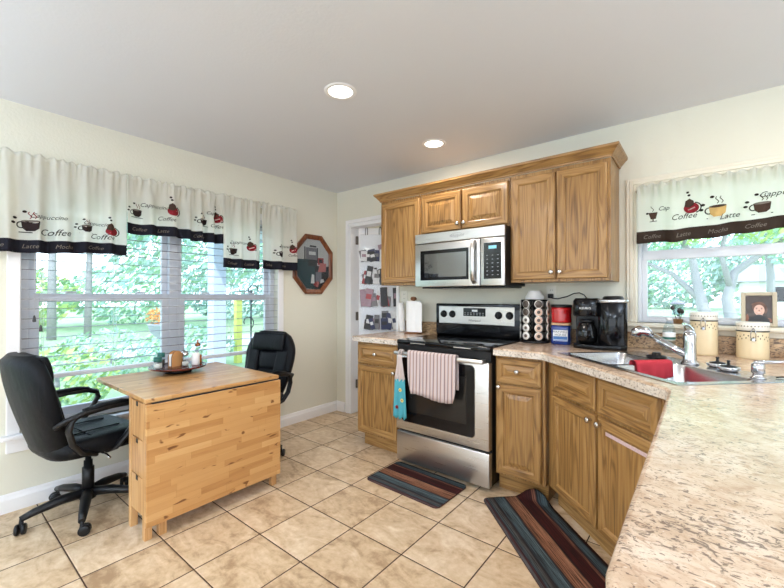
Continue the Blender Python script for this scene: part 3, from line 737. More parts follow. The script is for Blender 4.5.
hole = [diag_world(tt, nn) for tt, nn in ((SK0 + .015, SN0 + .015), (SK1 - .015, SN0 + .015), (SK1 - .015, SN1 - .015), (SK0 + .015, SN1 - .015))]
DF = 1.83
outer = [(2.146, -0.003), (2.146, -0.63), (DF - -0.63 - 0.012, -0.63), (DF + 0.63 + 0.012, -0.642), (3.098, DF - 3.098 + 0.012), (3.112, DF - 3.112 - 0.02)]
outer += [(3.112 + 0.07 - 0.07 * math.cos(R(a)), -2.455 - 0.07 * math.sin(R(a))) for a in (0, 22, 45, 67, 90)]
outer += [(4.02, -2.525), (4.02, -0.003)]
b = MB(); slab(b, outer, hole)
cr = tag(b.build('countertop'), 'large speckled laminate countertop running round the corner sink and along the peninsula', 'countertop')
b = MB(); b.box(2.146, 4.02, -0.022, -0.002, CT + .0005, 1.0425, 'laminate_splash', 0.003); tag(b.build('backsplash'), 'long speckled backsplash strip below the sink window, behind the canisters', 'backsplash')

# ------------------------------------------------------------------ upper cabinets
UB, UT = 1.375, 2.135
def upper(label, x0, x1, z0, doors, style, knobs, grainside=True):
    t = thing('wall_cabinet', label, 'cabinet', (x0, -0.002, z0))
    w, h = x1 - x0, UT - z0
    b = MB(); b.box(0, w, -0.305, 0, 0, h, 'oak_vertical', 0.002); b.build('carcass', t)
    for (a0, a1), kx in zip(doors, knobs):
        o = panel_front(a1 - a0, h - 0.045, 0.055, style).build('door', t, (a0, -0.305, 0.018))
        if kx is not None: knob(o, kx if kx > 0 else (a1 - a0) + kx, 0.045)
    return t
upper('tall single-door oak wall cabinet at left end, above the paper towels', 0.918, 1.362, UB, [(0.012, 0.432)], 'flat', [None])
upper('short two-door oak wall cabinet directly above the microwave', 1.364, 2.134, 1.782, [(0.012, 0.380), (0.392, 0.760)], 'raised', [-0.022, 0.022])
upper('tall two-door oak wall cabinet at right end, above the coffee maker', 2.136, 2.772, UB, [(0.014, 0.312), (0.322, 0.618)], 'flat', [-0.022, 0.022])
cm = MB()
prof = [(0.0, 0.0), (0.010, 0.0), (0.012, 0.012), (0.020, 0.020), (0.040, 0.045), (0.050, 0.052), (0.052, 0.068), (0.0, 0.068)]
path = [((0.918, -0.004), (-1, 0)), ((0.918, -0.309), (-1, -1)), ((2.772, -0.309), (1, -1)), ((2.772, -0.004), (1, 0))]
cm.loft([[Vector((p[0] + d[0] * o_, p[1] + d[1] * o_, UT + 0.001 + h_)) for o_, h_ in prof] for p, d in path], 'oak_horizontal', True, False)
tag(cm.build('crown_molding'), 'oak crown molding running along the tops of the wall cabinets', 'molding')

# ------------------------------------------------------------------ microwave
mw = thing('microwave', 'stainless over-the-range microwave under the short wall cabinet', 'microwave', (1.366, -0.003, 1.352))
MWW, MWH, MD = 0.766, 0.428, 0.385
b = MB(); b.box(0, MWW, -MD + 0.002, 0, 0.0, MWH, 'black_plastic', 0.003); b.box(0.04, MWW - .02, -MD + .03, -0.02, -0.012, 0.0, 'black_plastic', 0.002); b.build('body', mw)
b = MB(); b.box(0.0, MWW, -MD - 0.018, -MD, MWH - 0.078, MWH, 'stainless', 0.004)
for i in range(28): b.box(0.03 + i * 0.0255, 0.045 + i * 0.0255, -MD - 0.004, -MD + 0.02, MWH - 0.0025, MWH + 0.0012, 'black_plastic')
vg = b.build('vent_panel', mw)
b = MB(); put_text(b, 'Whirlpool', 0.030, 'grey_mark', lambda x, y: (0.385 + x, -MD - 0.0195, MWH - 0.040 + y), 0.25)
pts = [(0.385 + 0.05 * math.cos(a), -MD - 0.0195, MWH - 0.036 + 0.016 * math.sin(a)) for a in [R(k) for k in range(20, 300, 20)]]
b.tube(pts, 0.0012, 'grey_mark', 5); b.build('lettering', vg)
b = MB(); b.box(0.0, 0.578, -MD - 0.018, -MD, 0.0, MWH - 0.082, 'stainless', 0.006, 3); md = b.build('door', mw)
b = MB(); b.box(0.055, 0.488, -MD - 0.0205, -MD - 0.017, 0.052, 0.290, 'black_gloss', 0.0012); wd_ = b.build('window_surround', md)
b = MB(); b.box(0.095, 0.470, -MD - 0.0222, -MD - 0.0200, 0.075, 0.262, 'microwave_glass', 0.0008); b.build('window', md)
b = MB(); b.tube([(0.535, -MD - 0.016, 0.025), (0.535, -MD - 0.045, 0.045), (0.535, -MD - 0.058, 0.12), (0.535, -MD - 0.060, 0.175), (0.535, -MD - 0.058, 0.24), (0.535, -MD - 0.045, 0.31), (0.535, -MD - 0.016, 0.33)], 0.014, 'stainless', 12, flat=(1.3, 0.8)); b.build('handle', md)
b = MB(); b.box(0.582, MWW, -MD - 0.018, -MD, 0.0, MWH - 0.082, 'stainless', 0.006, 3); cp = b.build('control_panel', mw)
b = MB(); b.box(0.610, 0.742, -MD - 0.0205, -MD - 0.017, 0.05, 0.31, 'black_gloss', 0.001); kp = b.build('keypad', cp)
b = MB(); b.box(0.648, 0.708, -MD - 0.0215, -MD - 0.020, 0.265, 0.288, 'display_cyan', 0.0003); b.build('display', kp)
for r in range(6):
    for c_ in range(3):
        b = MB(); b.box(0.632 + c_ * 0.040, 0.643 + c_ * 0.040, -MD - 0.0213, -MD - 0.020, 0.076 + r * 0.028, 0.081 + r * 0.028, 'grey_mark', 0.0004); b.build('button', kp)
b = MB(); b.box(0.2, 0.35, -0.30, -0.22, -0.0135, -0.0115, 'lamp_lens') if False else b.box(0.2, 0.35, -0.30, -0.22, -0.0135, -0.0115, 'white_mark', 0.0005); b.build('task_light', mw)

# ------------------------------------------------------------------ range
rg = thing('range', 'stainless electric range with black glass cooktop between two base cabinets', 'range', (1.367, -0.005, 0))
RW, RD = 0.768, 0.625
b = MB(); b.box(0.004, RW - .004, -RD + 0.02, -0.0, 0.03, 0.915, 'black_plastic', 0.003); b.build('body', rg)
for x in (0.05, RW - 0.05):
    for y in (-0.08, -RD + 0.08):
        b = MB(); b.lathe([(0.02, 0), (0.02, 0.01), (0.012, 0.012), (0.012, 0.032)], 'black_plastic', (x, y, 0), 10); b.build('leg', rg)
b = MB(); b.box(0, RW, -RD - 0.022, -0.004, 0.915, 0.945, 'black_gloss', 0.007, 3)
ct = b.build('cooktop', rg)
for cx_, cy_, r_ in ((0.19, -0.46, 0.105), (0.57, -0.46, 0.085), (0.19, -0.19, 0.075), (0.57, -0.19, 0.10)):
    b = MB()
    for rr in (r_, r_ * 0.6): b.grid(32, 2, lambda i, j, rr=rr: (cx_ + (rr + .002 * j) * math.cos(2 * PI * i / 32), cy_ + (rr + .002 * j) * math.sin(2 * PI * i / 32), 0.9455), 'burner_ring', closeu=True)
    b.build('burner', ct)
b = MB(); b.box(0, RW, -0.085, 0, 0.945, 1.215, 'black_gloss', 0.010, 3); bg = b.build('backguard', rg)
b = MB(); b.box(0.035, RW - 0.055, -0.089, -0.083, 1.045, 1.192, 'stainless', 0.003); bp = b.build('control_fascia', bg)
b = MB(); b.box(0.275, 0.475, -0.0915, -0.087, 1.112, 1.180, 'black_gloss', 0.001); dp = b.build('clock_panel', bp)
b = MB(); b.box(0.355, 0.405, -0.0925, -0.0913, 1.150, 1.166, 'white_mark', 0.0003); b.build('display', dp)
for i in range(7):
    for z in (1.122, 1.136):
        b = MB(); b.box(0.285 + i * .027, 0.300 + i * .027, -0.0925, -0.0913, z, z + 0.005, 'grey_mark', 0.0003); b.build('button', dp)
b = MB(); put_text(b, 'Whirlpool', 0.026, 'black_plastic', lambda x, y: (0.375 + x, -0.0902, 1.076 + y), 0.25); b.build('lettering', bp)
for x in (0.085, 0.170, 0.585, 0.675):
    b = MB(); b.lathe([(0.031, 0), (0.030, 0.004), (0.026, 0.006), (0.024, 0.020), (0.020, 0.023)], 'black_plastic', (x, -0.089, 1.125), 20, '-y'); b.box(x - 0.004, x + 0.004, -0.118, -0.108, 1.103, 1.147, 'black_plastic', 0.002); b.build('knob', bp)
b = MB(); b.box(0.0, RW, -RD - 0.012, -RD + 0.02, 0.845, 0.913, 'black_plastic', 0.003); b.build('front_rail', rg)
for x in (0.13, 0.50):
    b = MB(); b.box(x, x + 0.13, -RD - 0.0245, -RD - 0.021, 0.922, 0.929, 'stainless', 0.001); b.build('trim_strip', ct)
b = MB(); b.box(0.004, RW - .004, -RD - 0.030, -RD + 0.02, 0.268, 0.842, 'stainless', 0.006, 3); od = b.build('oven_door', rg)
b = MB()
b.prism([(x, z) for x, z in rrect(0.055, RW - 0.105, 0.335, 0.815, 0.03)], 0, 0.003, 'black_gloss'); b.xform(Matrix.Translation((0, -RD - 0.030, 0)) @ Matrix.Rotation(R(90), 4, 'X')); ow = b.build('window_surround', od)
b = MB(); b.prism([(x, z) for x, z in rrect(0.050, RW - 0.100, 0.330, 0.820, 0.033)], 0, 0.0015, 'silver_plastic'); b.xform(Matrix.Translation((0, -RD - 0.0295, 0)) @ Matrix.Rotation(R(90), 4, 'X')); b.build('window_trim', od)
b = MB(); b.box(0.115, RW - 0.165, -RD - 0.0345, -RD - 0.0325, 0.415, 0.735, 'oven_window', 0.0006); b.build('window', od)
hy = -RD - 0.075
b = MB(); b.box(0.02, RW - 0.02, hy - 0.014, hy + 0.010, 0.838, 0.866, 'stainless', 0.008, 3); hd = b.build('handle', od)
for x in (0.045, RW - 0.045): 
    b = MB(); b.box(x - 0.015, x + 0.015, hy + 0.008, -RD - 0.012, 0.838, 0.862, 'stainless', 0.004); b.build('handle_bracket', hd)
b = MB(); b.box(0.004, RW - .004, -RD - 0.026, -RD + 0.02, 0.028, 0.252, 'stainless', 0.006, 3); b.build('storage_drawer', rg)
b = MB(); b.box(0.02, RW - .02, -RD - 0.004, -RD + 0.02, 0.252, 0.268, 'black_matte'); b.build('drawer_gap', rg)

# striped towel over the oven handle
HYW = -0.005 + hy
def drape(mb, x0, x1, zt, zf, zb, yc, ry, m, th=0.004, wav=0.004, nx=22, shape=None, freq=3.0):
    path = []
    for i in range(10): path.append((ry, zf + (zt - zf) * i / 9.0, 0))
    for a in (30, 60, 90, 120, 150): path.append((ry * math.cos(R(a)), zt + ry * math.sin(R(a)) * 0.8, 0))
    for i in range(8): path.append((-ry, zt - (zt - zb) * i / 7.0, 1))
    n = len(path)
    def pt(i, j, o):
        u = i / (nx - 1); y, z, _ = path[j]; dn = max(0, (zt - z)) / max(0.01, zt - zf)
        xx = x0 + (x1 - x0) * u
        if shape: xx = shape(u, dn, xx)
        s_ = 1 if y >= 0 else -1
        off = wav * dn * math.sin(u * PI * 2 * freq + 0.6) + wav * 0.5 * dn * math.sin(u * 17 + 2)
        zz = z + (0.012 * dn * math.sin(u * 5 + 1) if j < 3 else 0)
        return Vector((xx, yc - (y + s_ * o) - abs(off) * s_, zz))
    vs0 = mb.grid(nx, n, lambda i, j: pt(i, j, 0.0), m); vs1 = mb.grid(nx, n, lambda i, j: pt(i, j, th), m)
    km = mb.mi(m) if not callable(m) else 0
    for i in range(nx - 1):
        for j in (0, n - 1): mb.face([vs0[i][j], vs0[i + 1][j], vs1[i + 1][j], vs1[i][j]], km)
    for j in range(n - 1):
        for i in (0, nx - 1): mb.face([vs0[i][j], vs0[i][j + 1], vs1[i][j + 1], vs1[i][j]], km)
b = MB(); drape(b, 1.525, 1.925, 0.868, 0.562, 0.64, HYW, 0.0185, 'towel_stripe', 0.004, 0.008, 26, lambda u, dn, x: x + (0.035 * dn ** 3 * (1 - u) - 0.022 * dn ** 6 * u))
tag(b.build('dish_towel'), 'pink and grey striped dish towel draped over the middle of the oven handle', 'towel')
# teal hanging towel with a crocheted top, looped round the left end of the handle
tt_ = thing('hanging_towel', 'teal flowered towel with crocheted top hanging from left end of oven handle', 'towel', (1.455, HYW, 0))
b = MB()
def hang(z0, z1, w0, w1, m, nseg=10, y0=-0.022, waves=2.5, amp=0.008):
    rings = []
    for j in range(nseg + 1):
        f = j / nseg; z = z0 + (z1 - z0) * f; w = w0 + (w1 - w0) * f; ring = []
        N = 24
        for k in range(N): ring.append(Vector((-w + 2 * w * k / (N - 1), y0 - amp * f * math.sin(k / (N - 1) * PI * 2 * waves) - 0.003, z + 0.01 * f * math.sin(k * 0.9))))
        for k in reversed(range(N)): ring.append(Vector((-w + 2 * w * k / (N - 1), y0 - amp * f * math.sin(k / (N - 1) * PI * 2 * waves) + 0.003, z + 0.01 * f * math.sin(k * 0.9))))
        rings.append(ring)
    b.loft(rings, m)
hang(0.66, 0.375, 0.046, 0.062, 'towel_teal'); b.build('cloth', tt_)
b = MB(); hang(0.845, 0.655, 0.014, 0.047, 'crochet', 8)
b.tube([(0.012, -0.022, 0.84), (0.012, -0.018, 0.866), (0.010, -0.004, 0.878), (0.008, 0.012, 0.872), (0.006, 0.020, 0.855), (0.004, 0.021, 0.835)], 0.006, 'crochet', 8)
b.tube([(-0.012, -0.022, 0.84), (-0.012, -0.018, 0.866), (-0.010, -0.004, 0.878), (-0.008, 0.012, 0.872), (-0.006, 0.020, 0.855), (-0.004, 0.021, 0.835)], 0.006, 'crochet', 8); b.build('crochet_top', tt_)
for x, z, mm in ((0.030, 0.51, 'petal_yellow'), (-0.018, 0.455, 'petal_red'), (0.012, 0.585, 'petal_yellow')):
    b = MB()
    for k in range(6): b.ball((x + 0.009 * math.cos(k * PI / 3), -0.0345, z + 0.009 * math.sin(k * PI / 3)), 0.006, mm, 8, (1, 0.35, 1))
    b.ball((x, -0.036, z), 0.005, 'print_dark' if mm == 'petal_red' else 'petal_red', 8, (1, 0.5, 1)); b.build('flower_patch', tt_)

# ------------------------------------------------------------------ sink
sx, sy = diag_world(SK0, SN0)
sk = thing('sink', 'stainless double-bowl sink set diagonally into the corner of the counter', 'sink', (sx, sy, CT), R(-45))
SW, SD = SK1 - SK0, SN1 - SN0
bowls = [(0.035, 0.405, 0.035, 0.385), (0.435, SW - 0.035, 0.035, 0.385)]
b = MB()
xs = [0, 0.035, 0.405, 0.435, SW - 0.035, SW]; ys = [0, 0.035, 0.385, SD]
kk_ = b.mi('stainless_sink'); gv = [[b.bm.verts.new((x, y, 0.003)) for y in ys] for x in xs]
for i in range(5):
    for j in range(3):
        if j == 1 and i in (1, 3): continue
        b.face([gv[i][j], gv[i + 1][j], gv[i + 1][j + 1], gv[i][j + 1]], kk_)
b.box(0, SW, 0, SD, 0.0005, 0.0022, 'stainless_sink') if False else None
op = rrect(-0.004, SW + 0.004, -0.004, SD + 0.004, 0.02); ip = [(0, 0), (SW, 0), (SW, SD), (0, SD)]
for (xa, ya), (xb, yb_) in (((0, 0), (SW, 0)), ((SW, 0), (SW, SD)), ((SW, SD), (0, SD)), ((0, SD), (0, 0))):
    d = Vector((yb_ - ya, -(xb - xa), 0)).normalized() * 0.006
    b.poly3([(xa, ya, 0.003), (xb, yb_, 0.003), (xb + d.x, yb_ + d.y, 0.0005), (xa + d.x, ya + d.y, 0.0005)], 'stainless_sink')
b.build('rim', sk)
for x0, x1, y0, y1 in bowls:
    b = MB(); rings = []
    for ins, z, r_ in ((0, 0.003, 0.04), (0.004, -0.004, 0.04), (0.010, -0.10, 0.05), (0.020, -0.155, 0.055), (0.05, -0.172, 0.06), (0.11, -0.176, 0.04)):
        rings.append([Vector((x, y, z)) for x, y in rrect(x0 + ins, x1 - ins, y0 + ins, y1 - ins, r_, 6)])
    b.loft(rings, 'stainless_sink', False); b.bm.faces.new([b.bm.verts[i] for i in range(len(b.bm.verts) - len(rings[0]), len(b.bm.verts))]) if b.bm.verts.ensure_lookup_table() is None else None
    # corner webs between the square cut and the rounded bowl
    for cx_, cy_, a0 in ((x1, y0, -90), (x1, y1, 0), (x0, y1, 90), (x0, y0, 180)):
        r_ = 0.04; ccx = cx_ - r_ if cx_ == x1 else cx_ + r_; ccy = cy_ - r_ if cy_ == y1 else cy_ + r_
        arc = [(ccx + r_ * math.cos(R(a0 + 15 * k)), ccy + r_ * math.sin(R(a0 + 15 * k)), 0.003) for k in range(7)]
        b.poly3([(cx_, cy_, 0.003)] + arc, 'stainless_sink')
    bw = b.build('bowl', sk)
    b = MB(); b.lathe([(0.042, 0.003), (0.038, 0.004), (0.034, 0.001), (0.012, -0.001)], 'chrome', ((x0 + x1) / 2, (y0 + y1) / 2, -0.176), 18); b.build('drain', bw)
# faucet on the sink deck
fx_, fy_ = diag_world(2.655, 1.812)
fc = thing('faucet', 'chrome single-lever pull-out faucet behind the sink bowls', 'faucet', (fx_, fy_, CT + 0.0035), R(-45))
b = MB(); b.lathe([(0.038, 0), (0.036, 0.006), (0.030, 0.012), (0.027, 0.03), (0.026, 0.10), (0.027, 0.135), (0.024, 0.150), (0.012, 0.158)], 'chrome', (0, 0, 0), 22); b.build('body', fc)
b = MB(); b.tube([(-0.0, 0.0, 0.150), (-0.012, 0.01, 0.162), (-0.045, 0.03, 0.182), (-0.085, 0.05, 0.192)], [0.019, 0.017, 0.013, 0.008], 'chrome', 12, flat=(1.3, 0.6)); b.build('lever', fc)
b = MB(); b.tube([(-0.004, -0.006, 0.040), (-0.04, -0.035, 0.064), (-0.125, -0.105, 0.132)], [0.018, 0.018, 0.016], 'chrome', 14); sp = b.build('spout', fc)
b = MB(); b.tube([(-0.122, -0.102, 0.130), (-0.140, -0.116, 0.147), (-0.160, -0.132, 0.151), (-0.175, -0.144, 0.138), (-0.178, -0.147, 0.120)], [0.017, 0.025, 0.030, 0.030, 0.025], 'chrome', 16); b.build('spray_head', sp)
# soap dispenser
px_, py_ = diag_world(2.985, 1.800)
sd = thing('soap_dispenser', 'small chrome soap pump standing at the right end of the sink deck', 'soap dispenser', (px_, py_, CT + 0.0035))
b = MB(); b.lathe([(0.026, 0), (0.025, 0.004), (0.018, 0.008), (0.017, 0.018), (0.022, 0.022), (0.022, 0.055), (0.018, 0.060), (0.010, 0.062)], 'chrome', (0, 0, 0), 18); b.build('body', sd)
b = MB(); b.tube([(-0.012, 0, 0.062), (0.02, 0.005, 0.066), (0.085, 0.02, 0.072), (0.10, 0.024, 0.066)], [0.009, 0.008, 0.005, 0.004], 'chrome', 10); b.build('nozzle', sd)
# two basket strainers and a rubber stopper on the deck
for tt2, nn2, lab in ((2.745, 1.868, 'chrome basket strainer on the sink deck, nearer to the faucet'), (2.835, 1.828, 'chrome basket strainer on the sink deck, nearer to the soap pump')):
    x_, y_ = diag_world(tt2, nn2); s_ = thing('sink_strainer', lab, 'strainer', (x_, y_, CT + 0.0035), 0, 'basket strainers on the sink deck')
    b = MB(); b.lathe([(0.030, 0), (0.038, 0.004), (0.042, 0.012), (0.043, 0.018), (0.036, 0.020), (0.030, 0.016)], 'chrome', (0, 0, 0), 22); b.build('basket', s_)
    b = MB(); b.lathe([(0.030, 0.016), (0.030, 0.022), (0.012, 0.026), (0.006, 0.028), (0.005, 0.040), (0.008, 0.044), (0.004, 0.048)], 'black_plastic', (0, 0, 0), 16); b.build('stopper_knob', s_)
x_, y_ = diag_world(2.46, 1.80)
b = MB(); b.lathe([(0.045, 0), (0.048, 0.006), (0.044, 0.012), (0.022, 0.014), (0.020, 0.026), (0.016, 0.030)], 'black_plastic', (0, 0, 0), 20)
tag(b.build('sink_stopper', None, (x_, y_, CT + 0.0035)), 'black rubber sink stopper lying on the deck behind the left bowl', 'stopper')
# red dishcloth folded over the divider
DVX = 0.42
b = MB(); drape(b, 0.0, 0.19, 0.010, -0.05, -0.06, 0.0, 0.020, 'dishcloth_red', 0.006, 0.006, 16, None, 1.5)
mt = Matrix.Translation((DVX, 0.15, 0.0)) @ Matrix.Rotation(R(90), 4, 'Z'); b.xform(mt)
tag(b.build('dishcloth', None, (sx, sy, CT - 0.002), (0, 0, R(-45))), 'folded red dishcloth hanging over the divider between the sink bowls', 'cloth')

# ------------------------------------------------------------------ things on the counters
# paper towels
pt = thing('paper_towel_roll', 'white paper towel roll with loose sheet on a wooden upright holder', 'paper towels', (1.150, -0.125, CT))
b = MB(); b.lathe([(0.085, 0), (0.085, 0.010), (0.078, 0.014), (0.012, 0.015), (0.012, 0.300)], 'knob_wood', (0, 0, 0), 24); b.build('holder_base', pt)
b = MB(); b.lathe([(0.012, 0.298), (0.026, 0.302), (0.030, 0.316), (0.022, 0.330), (0.008, 0.334)], 'knob_wood', (0, 0, 0), 18); b.build('holder_finial', pt)
b = MB(); b.lathe([(0.020, 0.016), (0.066, 0.016), (0.067, 0.018), (0.067, 0.292), (0.066, 0.294), (0.020, 0.294)], 'paper_white', (0, 0, 0), 32); b.build('roll', pt)
b = MB(); sh = []
for k in range(12): sh.append((0.068 * math.cos(R(-100 + 10 * k)), 0.068 * math.sin(R(-100 + 10 * k))))
sh = [(0.0675 * math.cos(R(a)), 0.0675 * math.sin(R(a)) ) for a in range(-130, -40, 10)] + [(0.075, -0.055), (0.105, -0.06), (0.130, -0.058)]
b.grid(len(sh), 5, lambda i, j: (sh[i][0], sh[i][1], 0.018 + 0.27 * j / 4 - (0.004 * j if i == len(sh) - 1 else 0)), 'paper_white'); b.build('loose_sheet', pt)
b = MB(); b.lathe([(0.010, 0.0), (0.030, 0.0), (0.031, 0.002), (0.031, 0.273), (0.030, 0.275), (0.010, 0.275)], 'paper_white', (0, 0, 0), 24)
o = b.build('paper_roll', None, (0.985, -0.075, CT + 0.003), (0, R(-4.5), 0)); tag(o, 'slim white paper roll leaning left of the paper towel holder', 'paper roll')
# outlets
def outlet(label, x, z, loc_group='wall outlets above the counter'):
    t = thing('wall_outlet', label, 'outlet', (x, -0.001, z), 0, loc_group)
    b = MB(); b.box(-0.036, 0.036, -0.006, 0, -0.058, 0.058, 'outlet_white', 0.002); b.build('cover_plate', t)
    for dz in (-0.021, 0.021):
        b = MB(); b.box(-0.017, 0.017, -0.009, -0.005, dz - 0.014, dz + 0.014, 'outlet_white', 0.003)
        for xx in (-0.007, 0.007): b.box(xx - 0.0012, xx + 0.0012, -0.0094, -0.0085, dz - 0.004, dz + 0.006, 'outlet_slot')
        b.build('socket', t)
    return t
outlet('white wall outlet left of the range, above the paper towels', 0.955, 1.275)
outlet('white wall outlet above the coffee pods with the black plug in it', 2.330, 1.300)
pl = thing('power_cord', 'black plug and cord looping from the outlet to the coffee maker', 'cord', (2.330, -0.011, 1.279))
b = MB(); b.box(-0.018, 0.018, -0.030, 0, -0.016, 0.016, 'black_plastic', 0.005); b.build('plug', pl)
b = MB(); b.tube([(0, -0.028, -0.006), (0.02, -0.040, -0.016), (0.06, -0.045, -0.02), (0.12, -0.045, -0.005), (0.17, -0.048, 0.018), (0.205, -0.05, 0.022), (0.235, -0.055, 0.008), (0.265, -0.06, -0.03)], 0.004, 'black_plastic', 8); b.build('cable', pl)
# pod carousel
kr = thing('pod_carousel', 'black wire carousel tower packed with coffee pods beside the range', 'pod rack', (2.245, -0.125, CT), R(8)); kr.scale = (1.22, 1.22, 1.0)
b = MB(); b.lathe([(0.082, 0.0), (0.085, 0.004), (0.085, 0.014), (0.075, 0.018), (0.01, 0.020)], 'black_plastic', (0, 0, 0), 28); b.build('base', kr)
b = MB(); b.lathe([(0.074, 0.302), (0.078, 0.305), (0.078, 0.312), (0.01, 0.314)], 'black_plastic', (0, 0, 0), 28); b.build('top_plate', kr)
b = MB(); b.tube([(0, 0, 0.015), (0, 0, 0.305)], 0.008, 'black_plastic', 8); b.build('spindle', kr)
NCOL = 7; ang0 = -90 + 180 / NCOL
for c_ in range(NCOL):
    a = R(ang0 + 360 * c_ / NCOL); d = Vector((math.cos(a), math.sin(a), 0)); sd_ = Vector((-d.y, d.x, 0))
    b = MB()
    for s_ in (-1, 1): b.tube([d * 0.072 + sd_ * 0.0285 * s_ + Vector((0, 0, 0.014)), d * 0.072 + sd_ * 0.0285 * s_ + Vector((0, 0, 0.308))], 0.0025, 'black_plastic', 6)
    b.build('upright_wire', kr)
    for r_ in range(5):
        z = 0.052 + 0.057 * r_
        b = MB(); b.tube([d * 0.075 + sd_ * 0.0245 * math.cos(R(k)) + Vector((0, 0, z + 0.026 * math.sin(R(k)))) for k in range(0, 361, 30)], 0.0022, 'black_plastic', 5); b.build('ring_wire', kr)
base_ = Matrix.Translation((2.245, -0.125, CT)) @ Matrix.Rotation(R(8), 4, 'Z')
PODS = 1.13
for c_ in (0, 1, 6, 5, 2):
    a = R(ang0 + 360 * c_ / NCOL); d = Vector((math.cos(a), math.sin(a), 0))
    for r_ in range(5):
        z = 0.052 + 0.057 * r_
        b = MB(); foil = 'foil_dark' if (r_ == 4 and c_ in (6,0)) or (r_ == 3 and c_ == 6) else ('foil_white' if c_ in (6, 5) else 'foil_tan')
        b.lathe([(0.015, -0.035), (0.0175, -0.034), (0.0215, 0.006), (0.0255, 0.007), (0.0255, 0.009), (0.022, 0.0098), (0.014, 0.0098)], 'foil_white', (0, 0, 0), 18, 'x')
        b.lathe([(0.0225, 0.0094), (0.0225, 0.0102), (0.0115, 0.0104)], foil, (0, 0, 0), 18, 'x')
        b.lathe([(0.0110, 0.0098), (0.0108, 0.0112), (0.003, 0.0112)], 'foil_dark', (0, 0, 0), 14, 'x')
        o = b.build('coffee_pod'); o.matrix_world = base_ @ Matrix.Translation(d * 0.091 + Vector((0, 0, z))) @ Matrix.Rotation(a, 4, 'Z') @ Matrix.Scale(PODS, 4)
        tag(o, f'coffee pod in the {["bottom", "second", "middle", "fourth", "top"][r_]} tier of the black wire carousel', 'coffee pod', f'coffee pods in the {["bottom", "second", "middle", "fourth", "top"][r_]} tier')
b = MB()
for q in range(6):
    def ff(i, j, q=q):
        rr = 0.062 - 0.022 * j / 3; a = 2 * PI * i / 72; w_ = 0.0045 * (1 - j / 3) * (1 if i % 2 else -1)
        return ((rr + w_) * math.cos(a), (rr + w_) * math.sin(a), 0.001 + q * 0.0035 + 0.045 * (j / 3) ** 1.1)
    vs = b.grid(72, 4, ff, 'paper_white', True, True); b.face([vs[i][3] for i in range(72)], b.mi('paper_white'))
tag(b.build('coffee_filters', None, (2.245, -0.125, CT + 0.3142)), 'stack of white fluted coffee filters on top of the pod carousel', 'coffee filters')
# coffee tubs
bt = thing('coffee_tub', 'square blue plastic coffee tub with tan lid under the red canister', 'coffee tub', (2.432, -0.125, CT), R(4))
b = MB(); rings = []
for ins, z in ((0.006, 0), (0.001, 0.005), (0, 0.03), (0.003, 0.07), (0.0, 0.11), (0.002, 0.128), (0.010, 0.134)):
    rings.append([Vector((x, y, z)) for x, y in rrect(-0.064 + ins, 0.064 - ins, -0.050 + ins, 0.050 - ins, 0.022, 5)])
b.loft(rings, 'blue_plastic'); b.build('tub', bt)
b = MB(); b.loft([[Vector((x, y, z)) for x, y in rrect(-0.062 + i_, 0.062 - i_, -0.048 + i_, 0.048 - i_, 0.022, 5)] for i_, z in ((0.001, 0.134), (0, 0.138), (0, 0.149), (0.004, 0.152))], 'tan_lid'); b.build('lid', bt)
b = MB(); b.box(-0.046, 0.050, -0.0525, -0.0495, 0.026, 0.102, 'white_label', 0.001); b.box(-0.044, 0.048, -0.0532, -0.052, 0.036, 0.058, 'blue_label', 0.0003); b.box(-0.046, 0.05, -0.0532, -0.052, 0.028, 0.033, 'blue_label', 0.0003); lb = b.build('label', bt)
b = MB(); put_text(b, 'MAXWELL', 0.021, 'black_plastic', lambda x, y: (0.002 + x, -0.0540, 0.089 + y), 0); put_text(b, 'HOUSE', 0.024, 'black_plastic', lambda x, y: (0.004 + x, -0.0540, 0.068 + y), 0); b.build('lettering', lb)
rt = thing('coffee_canister', 'shiny red round canister with black lid stacked on the blue coffee tub', 'canister', (2.432, -0.125, CT + 0.1525))
b = MB(); b.lathe([(0.062, 0), (0.066, 0.004), (0.067, 0.015), (0.0645, 0.05), (0.067, 0.09), (0.066, 0.108)], 'red_plastic', (0, 0, 0), 30); b.build('body', rt)
b = MB(); b.lathe([(0.068, 0.106), (0.069, 0.109), (0.069, 0.122), (0.064, 0.126), (0.01, 0.127)], 'black_plastic', (0, 0, 0), 30); b.build('lid', rt)
# coffee maker
cf = thing('coffee_maker', 'large black coffee maker with silver top band between the coffee tubs and sink', 'coffee maker', (2.690, -0.195, CT), R(6)); cf.scale = (1.06, 1.0, 1.02)
def hull(x0, x1, y0, y1, bulge, n=8):
    pts = [(x0 + (x1 - x0) * i / n, y0 - bulge * (1 - (2 * i / n - 1) ** 2)) for i in range(n + 1)]
    return pts + [(x1, y1 - 0.03), (x1 - 0.03, y1), (x0 + 0.03, y1), (x0, y1 - 0.03)]
b = MB(); b.loft([[Vector((x, y, z)) for x, y in offset_poly(hull(-0.142, 0.142, -0.075, 0.145, 0.055), d)] for z, d in ((0, 0.006), (0.004, 0.001), (0.026, 0.0), (0.030, 0.003))], 'black_gloss'); b.build('base', cf)
b = MB(); b.loft([[Vector((x, y, z)) for x, y in offset_poly(hull(-0.005, 0.142, -0.075, 0.145, 0.03), d)] for z, d in ((0.028, 0.003), (0.035, 0.0), (0.295, 0.0), (0.312, 0.012))], 'black_gloss'); b.build('reservoir', cf)
b = MB(); b.loft([[Vector((x, y, z)) for x, y in offset_poly(hull(-0.142, 0.0, -0.075, 0.145, 0.035), d)] for z, d in ((0.205, 0.004), (0.212, 0.0), (0.300, 0.0), (0.318, 0.012))], 'black_gloss'); hd_ = b.build('brew_head', cf)
b = MB(); b.box(-0.138, -0.01, 0.03, 0.143, 0.028, 0.21, 'black_plastic', 0.004); b.build('rear_column', cf)
